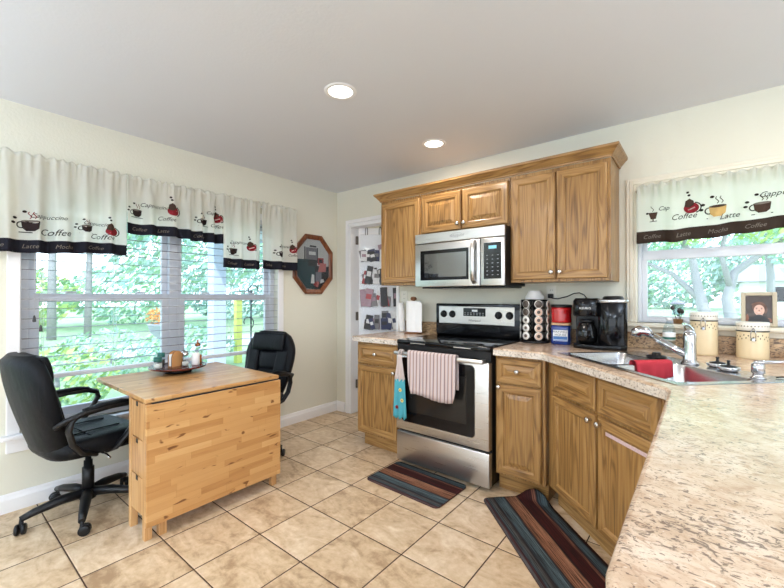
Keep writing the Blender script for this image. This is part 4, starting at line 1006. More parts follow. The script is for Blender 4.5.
b = MB(); put_text(b, 'KEURIG', 0.018, 'white_mark', lambda x, y: (-0.072 + x, -0.1122 - 0.0, 0.255 + y), 0); b.build('lettering', hd_)
cg = MB(); cg.lathe([(0.040, 0), (0.054, 0.01), (0.060, 0.05), (0.056, 0.09), (0.042, 0.12), (0.040, 0.135)], 'oven_glass', (-0.072, -0.035, 0.032), 24); c2 = cg.build('carafe', cf)
cg = MB(); cg.lathe([(0.043, 0.134), (0.044, 0.146), (0.02, 0.152)], 'black_plastic', (-0.072, -0.035, 0.032), 20); cg.build('carafe_lid', c2)
cg = MB(); cg.tube([(-0.060, -0.085, 0.165), (-0.054, -0.110, 0.160), (-0.050, -0.118, 0.12), (-0.054, -0.108, 0.075), (-0.060, -0.092, 0.065)], 0.007, 'black_gloss', 8, flat=(1.3, .7)); cg.build('carafe_handle', c2)
cg = MB(); pts = [(x, y, 0.300) for x, y in offset_poly(hull(-0.005, 0.142, -0.075, 0.145, 0.03), -0.003)[:9]]
cg.tube([(-0.008, -0.06, 0.303)] + pts + [(0.146, -0.02, 0.300)], 0.009, 'silver_plastic', 8, flat=(0.5, 1.2)); cg.build('silver_band', cf)
cg = MB(); cg.loft([[Vector((0.068 + (0.058 - d) * math.cos(2 * PI * k / 28), 0.02 + (0.085 - d) * math.sin(2 * PI * k / 28), z)) for k in range(28)] for z, d in ((0.311, 0), (0.322, 0.002), (0.330, 0.010), (0.332, 0.03))], 'black_plastic'); cg.build('reservoir_lid', cf)
# canisters
def canister(label, x, y, r, h):
    t = thing('canister', label, 'canister', (x, y, CT), R(rnd.uniform(-10, 10)), 'cream ceramic canisters below the sink window')
    b = MB(); b.lathe([(r * 0.94, 0), (r * 0.99, 0.004), (r, 0.015), (r, h - 0.055), (r * 0.985, h - 0.05)], 'ceramic_cream', (0, 0, 0), 36); b.build('jar', t)
    b = MB(); b.lathe([(r * 0.99, h - 0.046), (r * 1.02, h - 0.043), (r * 1.02, h - 0.006), (r * 0.99, h - 0.001), (r * 0.4, h)], 'ceramic_lid', (0, 0, 0), 36); ld = b.build('lid', t)
    b = MB(); b.lathe([(r * 1.0, h - 0.052), (r * 1.015, h - 0.051), (r * 1.015, h - 0.047), (r * 1.0, h - 0.046)], 'black_plastic', (0, 0, 0), 36); b.build('seal', t)
    b = MB()
    for k in range(44):
        a = 2 * PI * k / 44; z = h - 0.085 + 0.006 * math.sin(k * 0.9); rr = r + 0.0006
        b.poly3([(rr * math.cos(a + da), rr * math.sin(a + da), z + dz + (0.010 if k % 2 else -0.006)) for da, dz in ((-0.05, 0), (0, -0.005), (0.05, 0.001), (0, 0.006))], 'vine_print')
    b.build('vine_decoration', t); b = MB()
    for k in range(30):
        a = 2 * PI * k / 30; rr = r * 1.02 + 0.0006
        b.poly3([(rr * math.cos(a + da), rr * math.sin(a + da), h - 0.022 + dz) for da, dz in ((-0.06, 0), (0, -0.004), (0.06, 0.001), (0, 0.004))], 'vine_print')
    b.build('lid_print', ld)
    b = MB(); 
    for s_ in (-1, 1): b.tube([(0.010 * s_, -r - 0.003, h - 0.085), (0.010 * s_, -r - 0.010, h - 0.06), (0.008 * s_, -r - 0.010, h - 0.045), (0.0, -r - 0.006, h - 0.03)], 0.002, 'chrome', 6)
    b.tube([(-0.010, -r - 0.003, h - 0.085), (0.010, -r - 0.003, h - 0.085)], 0.002, 'chrome', 6); b.box(-0.006, 0.006, -r - 0.008, -r - 0.001, h - 0.10, h - 0.085, 'chrome', 0.002); b.build('wire_clasp', t)
canister('tall cream canister with vine print and wire clasp, next to the faucet', 3.213, -0.125, 0.064, 0.246)
canister('shorter wide cream canister with vine print, in front of the portrait frame', 3.419, -0.135, 0.067, 0.198)
# water bottle
wb_ = thing('water_bottle', 'clear plastic water bottle standing behind the faucet spout', 'bottle', (3.050, -0.135, CT))
b = MB(); b.lathe([(0.026, 0), (0.032, 0.006), (0.032, 0.03), (0.030, 0.04), (0.032, 0.05), (0.030, 0.06), (0.032, 0.07), (0.032, 0.125), (0.031, 0.135), (0.027, 0.155), (0.016, 0.175), (0.012, 0.185), (0.012, 0.195)], 'bottle_clear', (0, 0, 0), 24); b.build('bottle_body', wb_)
b = MB(); b.lathe([(0.0325, 0.075), (0.0328, 0.076), (0.0328, 0.120), (0.0325, 0.121)], 'white_label', (0, 0, 0), 24, cap=False); b.lathe([(0.0330, 0.078), (0.0331, 0.079), (0.0331, 0.092), (0.0330, 0.093)], 'green_lid', (0, 0, 0), 24, cap=False); b.build('label', wb_)
b = MB(); b.lathe([(0.0145, 0.190), (0.0145, 0.205), (0.012, 0.207)], 'white_label', (0, 0, 0), 16); b.build('cap', wb_)
# things on the window stool
SZ = VZ0
up = thing('small_pot', 'small brown pot on the window stool behind the water bottle', 'pot', (3.090, -0.012, SZ))
b = MB(); b.lathe([(0.020, 0), (0.024, 0.004), (0.026, 0.028), (0.028, 0.030), (0.024, 0.030), (0.022, 0.006)], 'pot_brown', (0, 0, 0), 18, cap=True); b.build('pot_body', up)
for i_, (dx, dy, tl, rr, lab) in enumerate(((-0.006, 0, (-0.26, 0.05), 0.014, 'dark spoon leaning left out of the small brown pot'), (0.006, 0.004, (0.05, 0.0), 0.016, 'dark round-headed spoon upright in the small brown pot'), (0.010, -0.004, (0.20, -0.05), 0.013, 'dark spoon leaning right out of the small brown pot'))):
    b = MB(); L = 0.062 if i_ else 0.085; ax = Vector((tl[0], tl[1], 1)).normalized()
    b.tube([(0, 0, 0), ax * L], 0.0025, 'utensil_dark', 6); b.ball(ax * (L + rr * 0.8), rr, 'utensil_dark', 12, (0.85, 0.5, 1.15))
    tag(b.build('spoon', None, (3.090 + dx * .6, -0.012 + dy, SZ + 0.007)), lab, 'spoon')
pf_ = thing('picture_frame', 'beige framed portrait photo leaning in the sink window', 'picture frame', (3.455, -0.012, SZ + .002), R(-3))
FW, FH = 0.150, 0.195; lean = Matrix.Rotation(R(-9), 4, 'X')
b = MB(); frame_ring_x(b, -FW / 2, FW / 2, 0, FH, 0.020, -0.008, 0.008, 'frame_beige', 0.003); b.box(-FW / 2 + .01, FW / 2 - .01, 0.002, 0.007, .01, FH - .01, 'frame_beige'); b.xform(lean); b.build('frame', pf_)
b = MB(); b.poly3([(x, 0.0, z) for x, z in ((-0.055, 0.020), (0.055, 0.020), (0.055, FH - 0.02), (-0.055, FH - 0.02))], 'photo_back')
def ell(cx, cz, rx, rz, m, y, n=28, a0=0, a1=360): b.poly3([(cx + rx * math.cos(R(a0 + (a1 - a0) * k / n)), y, cz + rz * math.sin(R(a0 + (a1 - a0) * k / n))) for k in range(n if a1 - a0 == 360 else n + 1)], m)
ell(-0.048, 0.045, 0.0065, 0.024, 'photo_orange', -0.0006); ell(0.04, 0.035, 0.014, 0.014, 'photo_orange', -0.0006)
ell(0.0, 0.021, 0.046, 0.042, 'sweater', -0.0008, 28, 0, 180); ell(0.002, 0.108, 0.029, 0.032, 'hair_brown', -0.0010); ell(0.026, 0.095, 0.010, 0.022, 'hair_brown', -0.0010)
ell(0.002, 0.062, 0.014, 0.016, 'skin', -0.0012); ell(0.002, 0.092, 0.022, 0.031, 'skin', -0.0014); ell(-0.004, 0.122, 0.027, 0.014, 'hair_brown', -0.0016, 24, 10, 190)
ell(0.001, 0.054, 0.020, 0.013, 'sweater', -0.0015)
for x in (-0.009, 0.012): ell(x, 0.100, 0.0035, 0.0020, 'sweater', -0.0018); ell(x, 0.105, 0.005, 0.001, 'hair_brown', -0.0018)
ell(0.002, 0.090, 0.003, 0.004, 'photo_orange', -0.0017); ell(0.002, 0.079, 0.011, 0.006, 'lips', -0.0018, 24, 180, 360); ell(0.002, 0.0785, 0.009, 0.0035, 'teeth', -0.0019, 24, 180, 360)
b.xform(lean @ Matrix.Translation((0, -0.0, 0))); q = b.build('photo', pf_, normals=False)
b = MB(); b.box(-0.02, 0.02, 0.045, 0.048, 0.0, 0.12, 'frame_beige', 0.001, xf=Matrix.Translation((0, 0.012, 0)) @ Matrix.Rotation(R(12), 4, 'X')); b.build('easel_back', pf_)
b = MB(); b.tube([(3.44, -0.80, CT + 0.008), (3.47, -0.78, CT + .010), (3.50, -0.80, CT + .008), (3.53, -0.86, CT + .006)], 0.003, 'black_plastic', 6)
tag(b.build('cord'), 'thin black cord lying on the counter right of the soap pump', 'cord')

# ------------------------------------------------------------------ rugs
def rug(label, x, y, rz, w, d, lift=None):
    b = MB(); n = 40; md_ = 14; th = 0.009
    pl_ = rrect(-w / 2, w / 2, -d / 2, d / 2, 0.03, 6)
    def zed(px, py): return lift(px, py) if lift else 0.0
    def pos(i, j):
        u, v = -w / 2 + w * i / n, -d / 2 + d * j / md_
        rr = 0.035; ax, ay = abs(u) - (w / 2 - rr), abs(v) - (d / 2 - rr)
        if ax > 0 and ay > 0:
            L = math.hypot(ax, ay)
            if L > rr: u = math.copysign(w / 2 - rr + ax * rr / L, u); v = math.copysign(d / 2 - rr + ay * rr / L, v)
        return u, v
    top = b.grid(n + 1, md_ + 1, lambda i, j: (*pos(i, j), th + zed(*pos(i, j))), lambda i, j: 0, True); b.mi('rug_planks')
    bot = b.grid(n + 1, md_ + 1, lambda i, j: (*pos(i, j), 0.001 + zed(*pos(i, j))), lambda i, j: 1, True); b.mi('rug_edge')
    for i in range(n):
        for j in (0, md_): b.face([top[i][j], top[i + 1][j], bot[i + 1][j], bot[i][j]], 1)
    for j in range(md_):
        for i in (0, n): b.face([top[i][j], top[i][j + 1], bot[i][j + 1], bot[i][j]], 1)
    return tag(b.build('kitchen_rug', None, (x, y, 0.0), (0, 0, rz)), label, 'rug')
rug('striped plank-look rug lying flat in front of the range', 1.675, -0.835, R(-1.5), 0.60, 0.37)
r2 = rug('striped plank-look rug in front of the diagonal sink cabinet, one corner rucked up', 2.585, -0.935, R(-45), 0.92, 0.385)
for v in r2.data.vertices:                     # the far left corner is pushed up against the toe kick
    c_, s_ = math.cos(R(-45)), math.sin(R(-45)); wy = -0.935 + s_ * v.co.x + c_ * v.co.y
    ex = max(0.0, wy + 0.585)
    if ex > 0:
        up_ = min(ex, 0.5 * ex + 0.03); v.co.z += up_ * 0.9; v.co.x -= s_ * ex * 0.75; v.co.y -= c_ * ex * 0.75

# ------------------------------------------------------------------ gateleg table
tb = thing('gateleg_table', 'light birch drop-leaf table with end drawers, standing by the left window', 'table', (0.825, -1.838, 0))
TH = 0.742; YL = 0.402
b = MB(); b.box(-0.128, 0.140, -YL, YL, TH - 0.022, TH, 'birch_block_top', 0.003); b.build('table_top', tb)
b = MB(); b.box(-0.715, -0.131, -YL, YL, TH - 0.024, TH, 'birch_block_top', 0.003); b.build('raised_leaf', tb)
b = MB(); b.box(0.134, 0.157, -YL - 0.002, YL + 0.002, 0.082, TH - 0.029, 'birch_block_leaf', 0.003); b.build('hanging_leaf', tb)
b = MB(); b.box(0.120, 0.148, -YL + 0.03, YL - 0.01, TH - 0.0285, TH - 0.0225, 'black_matte')  # black strip in the gap under the top, shade put in as colour
for y in (-0.3, 0.0, 0.3): b.box(0.118, 0.132, y - 0.03, y + 0.03, TH - 0.032, TH - 0.0285, 'hinge_bronze')
b.build('hinge', tb)
for sy_ in (-1, 1):
    for x in (-0.118, 0.086):
        b = MB(); b.box(x, x + 0.034, sy_ * 0.398 - 0.018 * (1 + sy_), sy_ * 0.398 + 0.018 * (1 - sy_), 0, TH - 0.026, 'birch_plain', 0.002); b.build('leg', tb)
for x0, x1 in ((-0.114, -0.102), (0.102, 0.114)):
    b = MB(); b.box(x0, x1, -0.36, 0.36, 0.10, TH - 0.03, 'birch_plain', 0.001); b.build('side_panel', tb)
b = MB(); b.box(-0.10, 0.10, -0.02, 0.02, 0.10, TH - 0.03, 'birch_plain'); b.box(-0.10, 0.10, -0.36, 0.36, 0.09, 0.105, 'birch_plain'); b.build('core_panel', tb)
for sy_ in (-1, 1):
    for k in range(3):
        z0 = 0.118 + k * 0.199
        b = MB(); b.box(-0.082, 0.084, sy_ * 0.388 - 0.008, sy_ * 0.388 + 0.008, z0, z0 + 0.192, 'birch_plain', 0.002); b.box(-0.08, 0.08, sy_ * 0.06, sy_ * 0.38, z0 + .01, z0 + 0.15, 'birch_plain'); o = b.build('drawer', tb)
        b = MB(); b.box(-0.012, 0.014, sy_ * 0.3965 - 0.001, sy_ * 0.3965 + 0.001, z0 + 0.168, z0 + 0.1925, 'black_matte', 0.0008); b.build('finger_notch', o)
# gate frames: one swung out under the raised leaf, one folded behind the hanging leaf
for x0, nm in ((0.0, 'gate_leg'), (1.0, 'gate_leg')):
    b = MB()
    if x0 == 0.0:
        b.box(-0.55, -0.516, -0.02, 0.014, 0, TH - 0.026, 'birch_plain', 0.002); b.box(-0.516, -0.118, -0.014, 0.008, TH - 0.085, TH - 0.03, 'birch_plain', 0.002); b.box(-0.516, -0.118, -0.014, 0.008, 0.10, 0.14, 'birch_plain', 0.002)
    else:
        b.box(0.086, 0.124, -0.330, -0.292, 0, TH - 0.03, 'birch_plain', 0.002); b.box(0.115, 0.130, -0.292, 0.02, TH - 0.085, TH - 0.035, 'birch_plain', 0.002); b.box(0.115, 0.130, -0.292, 0.02, 0.10, 0.14, 'birch_plain', 0.002)
    b.build(nm, tb)

# ------------------------------------------------------------------ office chairs
def super_ring(cx, cy, z, w, t, n=28, e=2.6, bow=0.0):
    out = []
    for k in range(n):
        a = 2 * PI * k / n; c, s_ = math.cos(a), math.sin(a)
        x = w * math.copysign(abs(c) ** (2 / e), c); y = t * math.copysign(abs(s_) ** (2 / e), s_)
        out.append(Vector((cx + x, cy + y + bow * (x / max(w, 1e-5)) ** 2, z)))
    return out
def office_chair(label, loc, rz, star):
    t = thing('office_chair', label, 'chair', loc, rz, 'black office chairs at the table')
    # five-star base (one piece) with casters
    b = MB(); b.lathe([(0.04, 0.075), (0.045, 0.085), (0.045, 0.125), (0.035, 0.135)], 'black_plastic', (0, 0, 0), 16)
    ends = []
    for k in range(5):
        a = R(star + 72 * k); d = Vector((math.cos(a), math.sin(a), 0))
        b.tube([d * 0.02 + Vector((0, 0, 0.112)), d * 0.12 + Vector((0, 0, 0.112)), d * 0.24 + Vector((0, 0, 0.092)), d * 0.295 + Vector((0, 0, 0.076))], [0.032, 0.030, 0.024, 0.018], 'black_plastic', 10, flat=(0.9, 0.85)); ends.append((d, a))
    b.build('star_base', t)
    for d, a in ends:
        b = MB(); p_ = d * 0.29; sw = a + rnd.uniform(-1.2, 1.2); ax = Vector((math.cos(sw), math.sin(sw), 0)); fw = Vector((-ax.y, ax.x, 0)) * 0.012
        mt = Matrix.Translation(p_ + fw + Vector((0, 0, 0.028))) @ Matrix.Rotation(sw, 4, 'Z')
        for s_ in (-0.014, 0.014):
            b.lathe([(0.006, s_ - 0.009), (0.024, s_ - 0.009), (0.028, s_ - 0.005), (0.028, s_ + 0.005), (0.024, s_ + 0.009), (0.006, s_ + 0.009)], 'black_plastic', (0, 0, 0), 16, 'x', xf=None) if False else None
            rings = []
            for r_, h_ in ((0.004, -0.009), (0.024, -0.009), (0.028, -0.005), (0.028, 0.005), (0.024, 0.009), (0.004, 0.009)):
                rings.append([mt @ Vector((s_ + h_, r_ * math.cos(2 * PI * k / 16), r_ * math.sin(2 * PI * k / 16))) for k in range(16)])
            b.loft(rings, 'black_plastic')
        b.tube([p_ + Vector((0, 0, 0.08)), p_ + Vector((0, 0, 0.045)), p_ + fw + Vector((0, 0, 0.028))], [0.008, 0.012, 0.010], 'black_plastic', 8); b.build('caster', t)
    b = MB(); b.lathe([(0.030, 0.12), (0.030, 0.26), (0.022, 0.262), (0.022, 0.30), (0.015, 0.302), (0.015, 0.375)], 'black_plastic', (0, 0, 0), 16); b.build('gas_column', t)
    b = MB(); b.box(-0.085, 0.085, -0.13, 0.12, 0.365, 0.40, 'black_plastic', 0.008); b.box(-0.06, 0.06, 0.06, 0.15, 0.34, 0.375, 'black_plastic', 0.008); b.tube([(0.05, 0.02, 0.36), (0.16, 0.03, 0.355), (0.20, 0.03, 0.345)], 0.006, 'chrome', 8); b.build('tilt_mechanism', t)
    # seat cushion
    b = MB(); rings = []
    for z, g in ((0.400, 0.90), (0.405, 0.96), (0.425, 1.0), (0.455, 1.0), (0.480, 0.97), (0.494, 0.90), (0.500, 0.75), (0.498, 0.45), (0.494, 0.2)):
        rings.append([Vector((v.x, v.y, v.z - 0.035 * max(0, v.y - 0.17) / 0.08 * (1 if z > 0.44 else 0.3))) for v in super_ring(0, 0.015, z, 0.255 * g, 0.255 * g, 36, 4.0)])
    b.loft(rings, 'black_leather'); b.build('seat', t)
    b = MB(); 
    for k in (-1, 1): b.tube([(0.10 * k, -0.20, 0.496), (0.105 * k, -0.05, 0.505), (0.10 * k, 0.12, 0.502)], 0.004, 'black_leather', 6)
    b.tube([(-0.19, -0.06, 0.497), (0, -0.06, 0.504), (0.19, -0.06, 0.497)], 0.004, 'black_leather', 6); b.build('seat_seam', t)
    # backrest
    def yc(z): f = (z - 0.45) / 0.53; return -0.205 - 0.125 * f - 0.012 * math.sin(f * PI)
    b = MB(); rings = []
    for k in range(17):
        f = k / 16; z = 0.415 + 0.555 * f
        w = 0.262 * (0.72 + 0.30 * math.sin(min(1, f * 1.5) * PI * 0.5)) * (1.0 if f < 0.68 else 1 - 0.42 * ((f - 0.68) / 0.32) ** 2)
        th = 0.052 * (1 if 0.06 < f < 0.94 else 0.80)
        if k in (0, 16): w *= 0.90; th *= 0.55
        rings.append(super_ring(0, yc(z), z, w, th, 32, 3.0, 0.035))
    b.loft(rings, 'black_leather'); b.build('backrest', t)
    b = MB(); rings = []
    for k in range(9):
        f = k / 8; z = 0.815 + 0.145 * f; g = math.sin(PI * (0.08 + 0.84 * f)) ** 0.4
        rings.append(super_ring(0, yc(z) + 0.052, z, 0.178 * (0.92 + 0.08 * g), 0.040 * g, 28, 3.0, 0.02))
    b.loft(rings, 'black_leather'); b.build('headrest', t)
    for s_ in (-1, 1):
        b = MB(); rings = []
        for k in range(11):
            f = k / 10; z = 0.50 + 0.34 * f; g = math.sin(PI * (0.06 + 0.88 * f)) ** 0.4
            rings.append(super_ring(s_ * (0.165 - 0.02 * (1 - f)), yc(z) + 0.050, z, 0.060 * (0.8 + 0.2 * g), 0.026 * g, 20, 2.5, 0.012))
        b.loft(rings, 'black_leather'); b.build('side_bolster', t)
    for k in range(2):
        b = MB(); rings = []
        for q in range(8):
            f = q / 7; z = 0.50 + k * 0.16 + 0.15 * f; g = math.sin(PI * (0.06 + 0.88 * f)) ** 0.4
            rings.append(super_ring(0, yc(z) + 0.045, z, 0.105 * (0.92 + 0.08 * g), 0.026 * g, 20, 3))
        b.loft(rings, 'black_leather'); b.build('back_cushion', t)
    # looped armrests
    for s_ in (-1, 1):
        b = MB(); X = s_ * 0.285
        b.tube([(s_ * 0.245, -0.235, 0.60), (X, -0.205, 0.632), (X, -0.12, 0.655), (X, 0.0, 0.665), (X, 0.10, 0.662), (X, 0.155, 0.640), (X, 0.165, 0.605), (X, 0.135, 0.555), (X - s_ * 0.01, 0.075, 0.47), (s_ * 0.255, 0.04, 0.42), (s_ * 0.20, 0.02, 0.398), (s_ * 0.10, 0.02, 0.392)], [0.017, 0.020, 0.020, 0.020, 0.020, 0.020, 0.019, 0.017, 0.016, 0.016, 0.016, 0.014], 'black_plastic', 12, flat=(1.25, 0.8))
        b.tube([(X, -0.15, 0.652), (X + s_ * 0.004, -0.185, 0.625), (X, -0.195, 0.575), (X - s_ * 0.006, -0.175, 0.50), (X - s_ * 0.02, -0.13, 0.44), (s_ * 0.235, -0.06, 0.405), (s_ * 0.12, -0.03, 0.392)], [0.014, 0.017, 0.018, 0.018, 0.017, 0.016, 0.014], 'black_plastic', 12, flat=(1.2, 0.8)); o = b.build('armrest', t)
        b = MB(); b.tube([(X, -0.13, 0.668), (X, -0.05, 0.680), (X, 0.05, 0.680), (X, 0.11, 0.672)], [0.018, 0.024, 0.024, 0.016], 'black_leather', 12, flat=(1.15, 0.55)); b.build('arm_pad', o)
    return t
office_chair('black leather office chair at left, its back to the picture edge, by the window', (0.345, -2.335, 0), R(8), 46)
office_chair('black leather office chair at the far right end of the table, headrest facing us', (0.345, -1.310, 0), R(192), 57)

# ------------------------------------------------------------------ lazy susan and condiments
LX, LY, LZ = 0.318, -1.818, TH
ls = thing('lazy_susan', 'dark red wooden turntable tray on the birch table holding condiments', 'turntable', (LX, LY, LZ))
b = MB(); b.lathe([(0.085, 0), (0.085, 0.020), (0.080, 0.024)], 'black_plastic', (0, 0, 0), 28); b.build('base', ls)
b = MB(); b.lathe([(0.070, 0.024), (0.150, 0.028), (0.178, 0.036), (0.185, 0.044), (0.182, 0.048), (0.172, 0.044), (0.02, 0.044)], 'tray_mahogany', (0, 0, 0), 40); b.build('tray', ls)
TZ = LZ + 0.0445
def jar(label, x, y, h, r, fill, lidm, lh):
    t = thing('spice_jar', label, 'jar', (x, y, TZ), 0, 'spice jars on the turntable')
    b = MB(); b.lathe([(r * .9, 0), (r, 0.004), (r, h - 0.012), (r * 0.8, h)], 'jar_glass', (0, 0, 0), 20); b.build('glass', t)
    b = MB(); b.lathe([(r * .86, 0.004), (r * .9, 0.006), (r * .9, h * 0.72), (r * .5, h * 0.74)], fill, (0, 0, 0), 18); b.build('contents', t)
    b = MB(); b.lathe([(r * .95, h), (r * .98, h + 0.003), (r * .95, h + lh), (r * .3, h + lh + .001)], lidm, (0, 0, 0), 20); b.build('lid', t)
jar('short clear jar with dark green lid at the left edge of the turntable', 0.335, -1.955, 0.048, 0.027, 'spice_pale', 'green_lid', 0.030)
jar('taller jar with dark green lid and speckled contents beside the wooden napkin holder', 0.255, -1.905, 0.066, 0.025, 'spice_dark', 'green_lid', 0.028)
nh = thing('napkin_holder', 'round-topped wooden napkin holder in the middle of the turntable', 'napkin holder', (0.330, -1.842, TZ), R(20))
for x in (-0.016, 0.016):
    b = MB(); poly = [(-0.045, 0.0), (0.045, 0.0)] + [(0.045 * math.cos(R(a)), 0.062 + 0.048 * math.sin(R(a))) for a in range(0, 181, 15)]
    b.prism(poly, -0.003, 0.003, 'napkin_wood', 'napkin_rim'); b.xform(Matrix.Translation((x, 0, 0)) @ Matrix(((0, 0, 1, 0), (1, 0, 0, 0), (0, 1, 0, 0), (0, 0, 0, 1)))); b.build('side_panel', nh)
b = MB(); b.box(-0.016, 0.016, -0.040, 0.040, 0, 0.007, 'napkin_wood', 0.001); b.build('base', nh)
b = MB(); b.box(-0.0115, 0.0115, -0.043, 0.043, 0.0072, 0.088, 'paper_white', 0.002)
o = b.build('napkins', None, (0.330, -1.842, TZ), (0, 0, R(20))); tag(o, 'white paper napkins stacked inside the wooden napkin holder', 'napkins')
for x, y, lab in ((0.365, -1.790, 'clear glass shaker with chrome top right of the napkin holder'), (0.290, -1.775, 'second clear glass shaker, behind the first one, on the turntable')):
    t = thing('shaker', lab, 'shaker', (x, y, TZ), 0, 'glass shakers on the turntable')
    b = MB(); b.lathe([(0.022, 0), (0.024, 0.004), (0.021, 0.06), (0.019, 0.075)], 'jar_glass', (0, 0, 0), 16); b.build('glass', t)
    b = MB(); b.lathe([(0.020, 0.002), (0.020, 0.03), (0.01, 0.031)], 'spice_pale' if x > 0.3 else 'spice_dark', (0, 0, 0), 16); b.build('contents', t)
    b = MB(); b.lathe([(0.020, 0.074), (0.021, 0.078), (0.021, 0.092), (0.014, 0.102), (0.004, 0.104)], 'chrome', (0, 0, 0), 16); b.build('cap', t)
b = MB(); b.lathe([(0.024, 0), (0.027, 0.003), (0.027, 0.078), (0.024, 0.084), (0.018, 0.085)], 'paper_white', (0, 0, 0), 22)
tag(b.build('white_cup', None, (0.372, -1.722, TZ)), 'plain white cylinder cup on the turntable next to the amber bottle', 'cup')
t = thing('syrup_bottle', 'glass bottle half full of amber syrup with copper top on the turntable', 'bottle', (0.318, -1.682, TZ))
b = MB(); b.lathe([(0.026, 0), (0.029, 0.005), (0.029, 0.075), (0.024, 0.10), (0.014, 0.118), (0.014, 0.128)], 'jar_glass', (0, 0, 0), 20); b.build('glass', t)
b = MB(); b.lathe([(0.024, 0.003), (0.027, 0.006), (0.027, 0.062), (0.01, 0.063)], 'amber', (0, 0, 0), 20); b.build('contents', t)
b = MB(); b.lathe([(0.016, 0.126), (0.019, 0.130), (0.017, 0.142), (0.006, 0.148), (0.005, 0.160), (0.007, 0.166), (0.003, 0.170)], 'copper', (0, 0, 0), 16); b.build('stopper', t)

# ------------------------------------------------------------------ framed octagon on the left wall
oc = thing('octagonal_picture', 'octagonal wood-framed picture on the wall right of the window valance', 'picture', (0.001, -0.345, 1.613))
def octo(w, h, cw_, ch_): return [(-w + cw_, -h), (w - cw_, -h), (w, -h + ch_), (w, h - ch_), (w - cw_, h), (-w + cw_, h), (-w, h - ch_), (-w, -h + ch_)]
b = MB(); rings = []
for ins, d in ((0, 0.0), (0, 0.018), (0.006, 0.026), (0.020, 0.028), (0.034, 0.022), (0.044, 0.016), (0.050, 0.010), (0.050, 0.002)):
    rings.append([Vector((d, y, z)) for y, z in octo(0.262 - ins, 0.312 - ins, 0.155 - ins * 0.58, 0.165 - ins * 0.58)])
b.loft(rings, 'frame_walnut', False, False); b.build('frame', oc)
b = MB(); pic = lambda pts, m, d: b.poly3([(d, y, z) for y, z in pts], m)
pic(octo(0.214, 0.264, 0.128, 0.138), 'pic_wall', 0.006)
def clip_rect(y0, y1, z0, z1, m, d): pic([(y0, z0), (y1, z0), (y1, z1), (y0, z1)], m, d)
pic([(-0.213, -0.120), (-0.09, -0.255), (0.02, -0.262), (0.02, 0.03), (-0.03, 0.05), (-0.11, 0.05), (-0.213, 0.045)], 'pic_teal', 0.0064)
pic([(0.02, -0.262), (0.088, -0.262), (0.212, -0.125), (0.212, -0.01), (0.10, -0.02), (0.02, 0.0)], 'pic_dark', 0.0064)
clip_rect(-0.10, 0.06, 0.05, 0.175, 'pic_grey', 0.0066); clip_rect(-0.12, -0.105, 0.02, 0.18, 'pic_dark', 0.0068); clip_rect(0.05, 0.062, 0.02, 0.18, 'pic_dark', 0.0068); clip_rect(-0.06, 0.03, 0.10, 0.135, 'pic_white', 0.007); clip_rect(-0.05, 0.04, 0.182, 0.20, 'pic_dark', 0.0068)
clip_rect(-0.07, 0.05, -0.02, 0.05, 'pic_dark', 0.0069)
clip_rect(0.06, 0.14, 0.0, 0.075, 'pic_red', 0.0068); clip_rect(0.075, 0.125, 0.02, 0.06, 'pic_dark', 0.007); pic([(0.06, -0.08), (0.17, -0.07), (0.18, 0.02), (0.09, 0.02)], 'pic_pink', 0.0069)
clip_rect(0.03, 0.11, -0.18, -0.075, 'pic_grey', 0.0071); pic([(-0.035, -0.20), (0.015, -0.20), (0.01, -0.11), (-0.02, -0.10)], 'pic_white', 0.0070)
pic([(0.02, -0.23), (0.06, -0.24), (0.08, -0.19), (0.05, -0.17)], 'pic_pink', 0.0073); pic([(0.09, -0.20), (0.15, -0.18), (0.14, -0.15), (0.10, -0.155)], 'pic_white', 0.0073); pic([(0.0, -0.21), (0.03, -0.235), (0.05, -0.20), (0.03, -0.18)], 'pic_red', 0.0074)
b.build('print', oc, normals=False)
b = MB(); b.prism(octo(0.214, 0.264, 0.128, 0.138), 0.0085, 0.0095, 'pane_glass'); b.xform(Matrix(((0, 0, 1, 0), (1, 0, 0, 0), (0, 1, 0, 0), (0, 0, 0, 1)))); b.build('glass', oc)

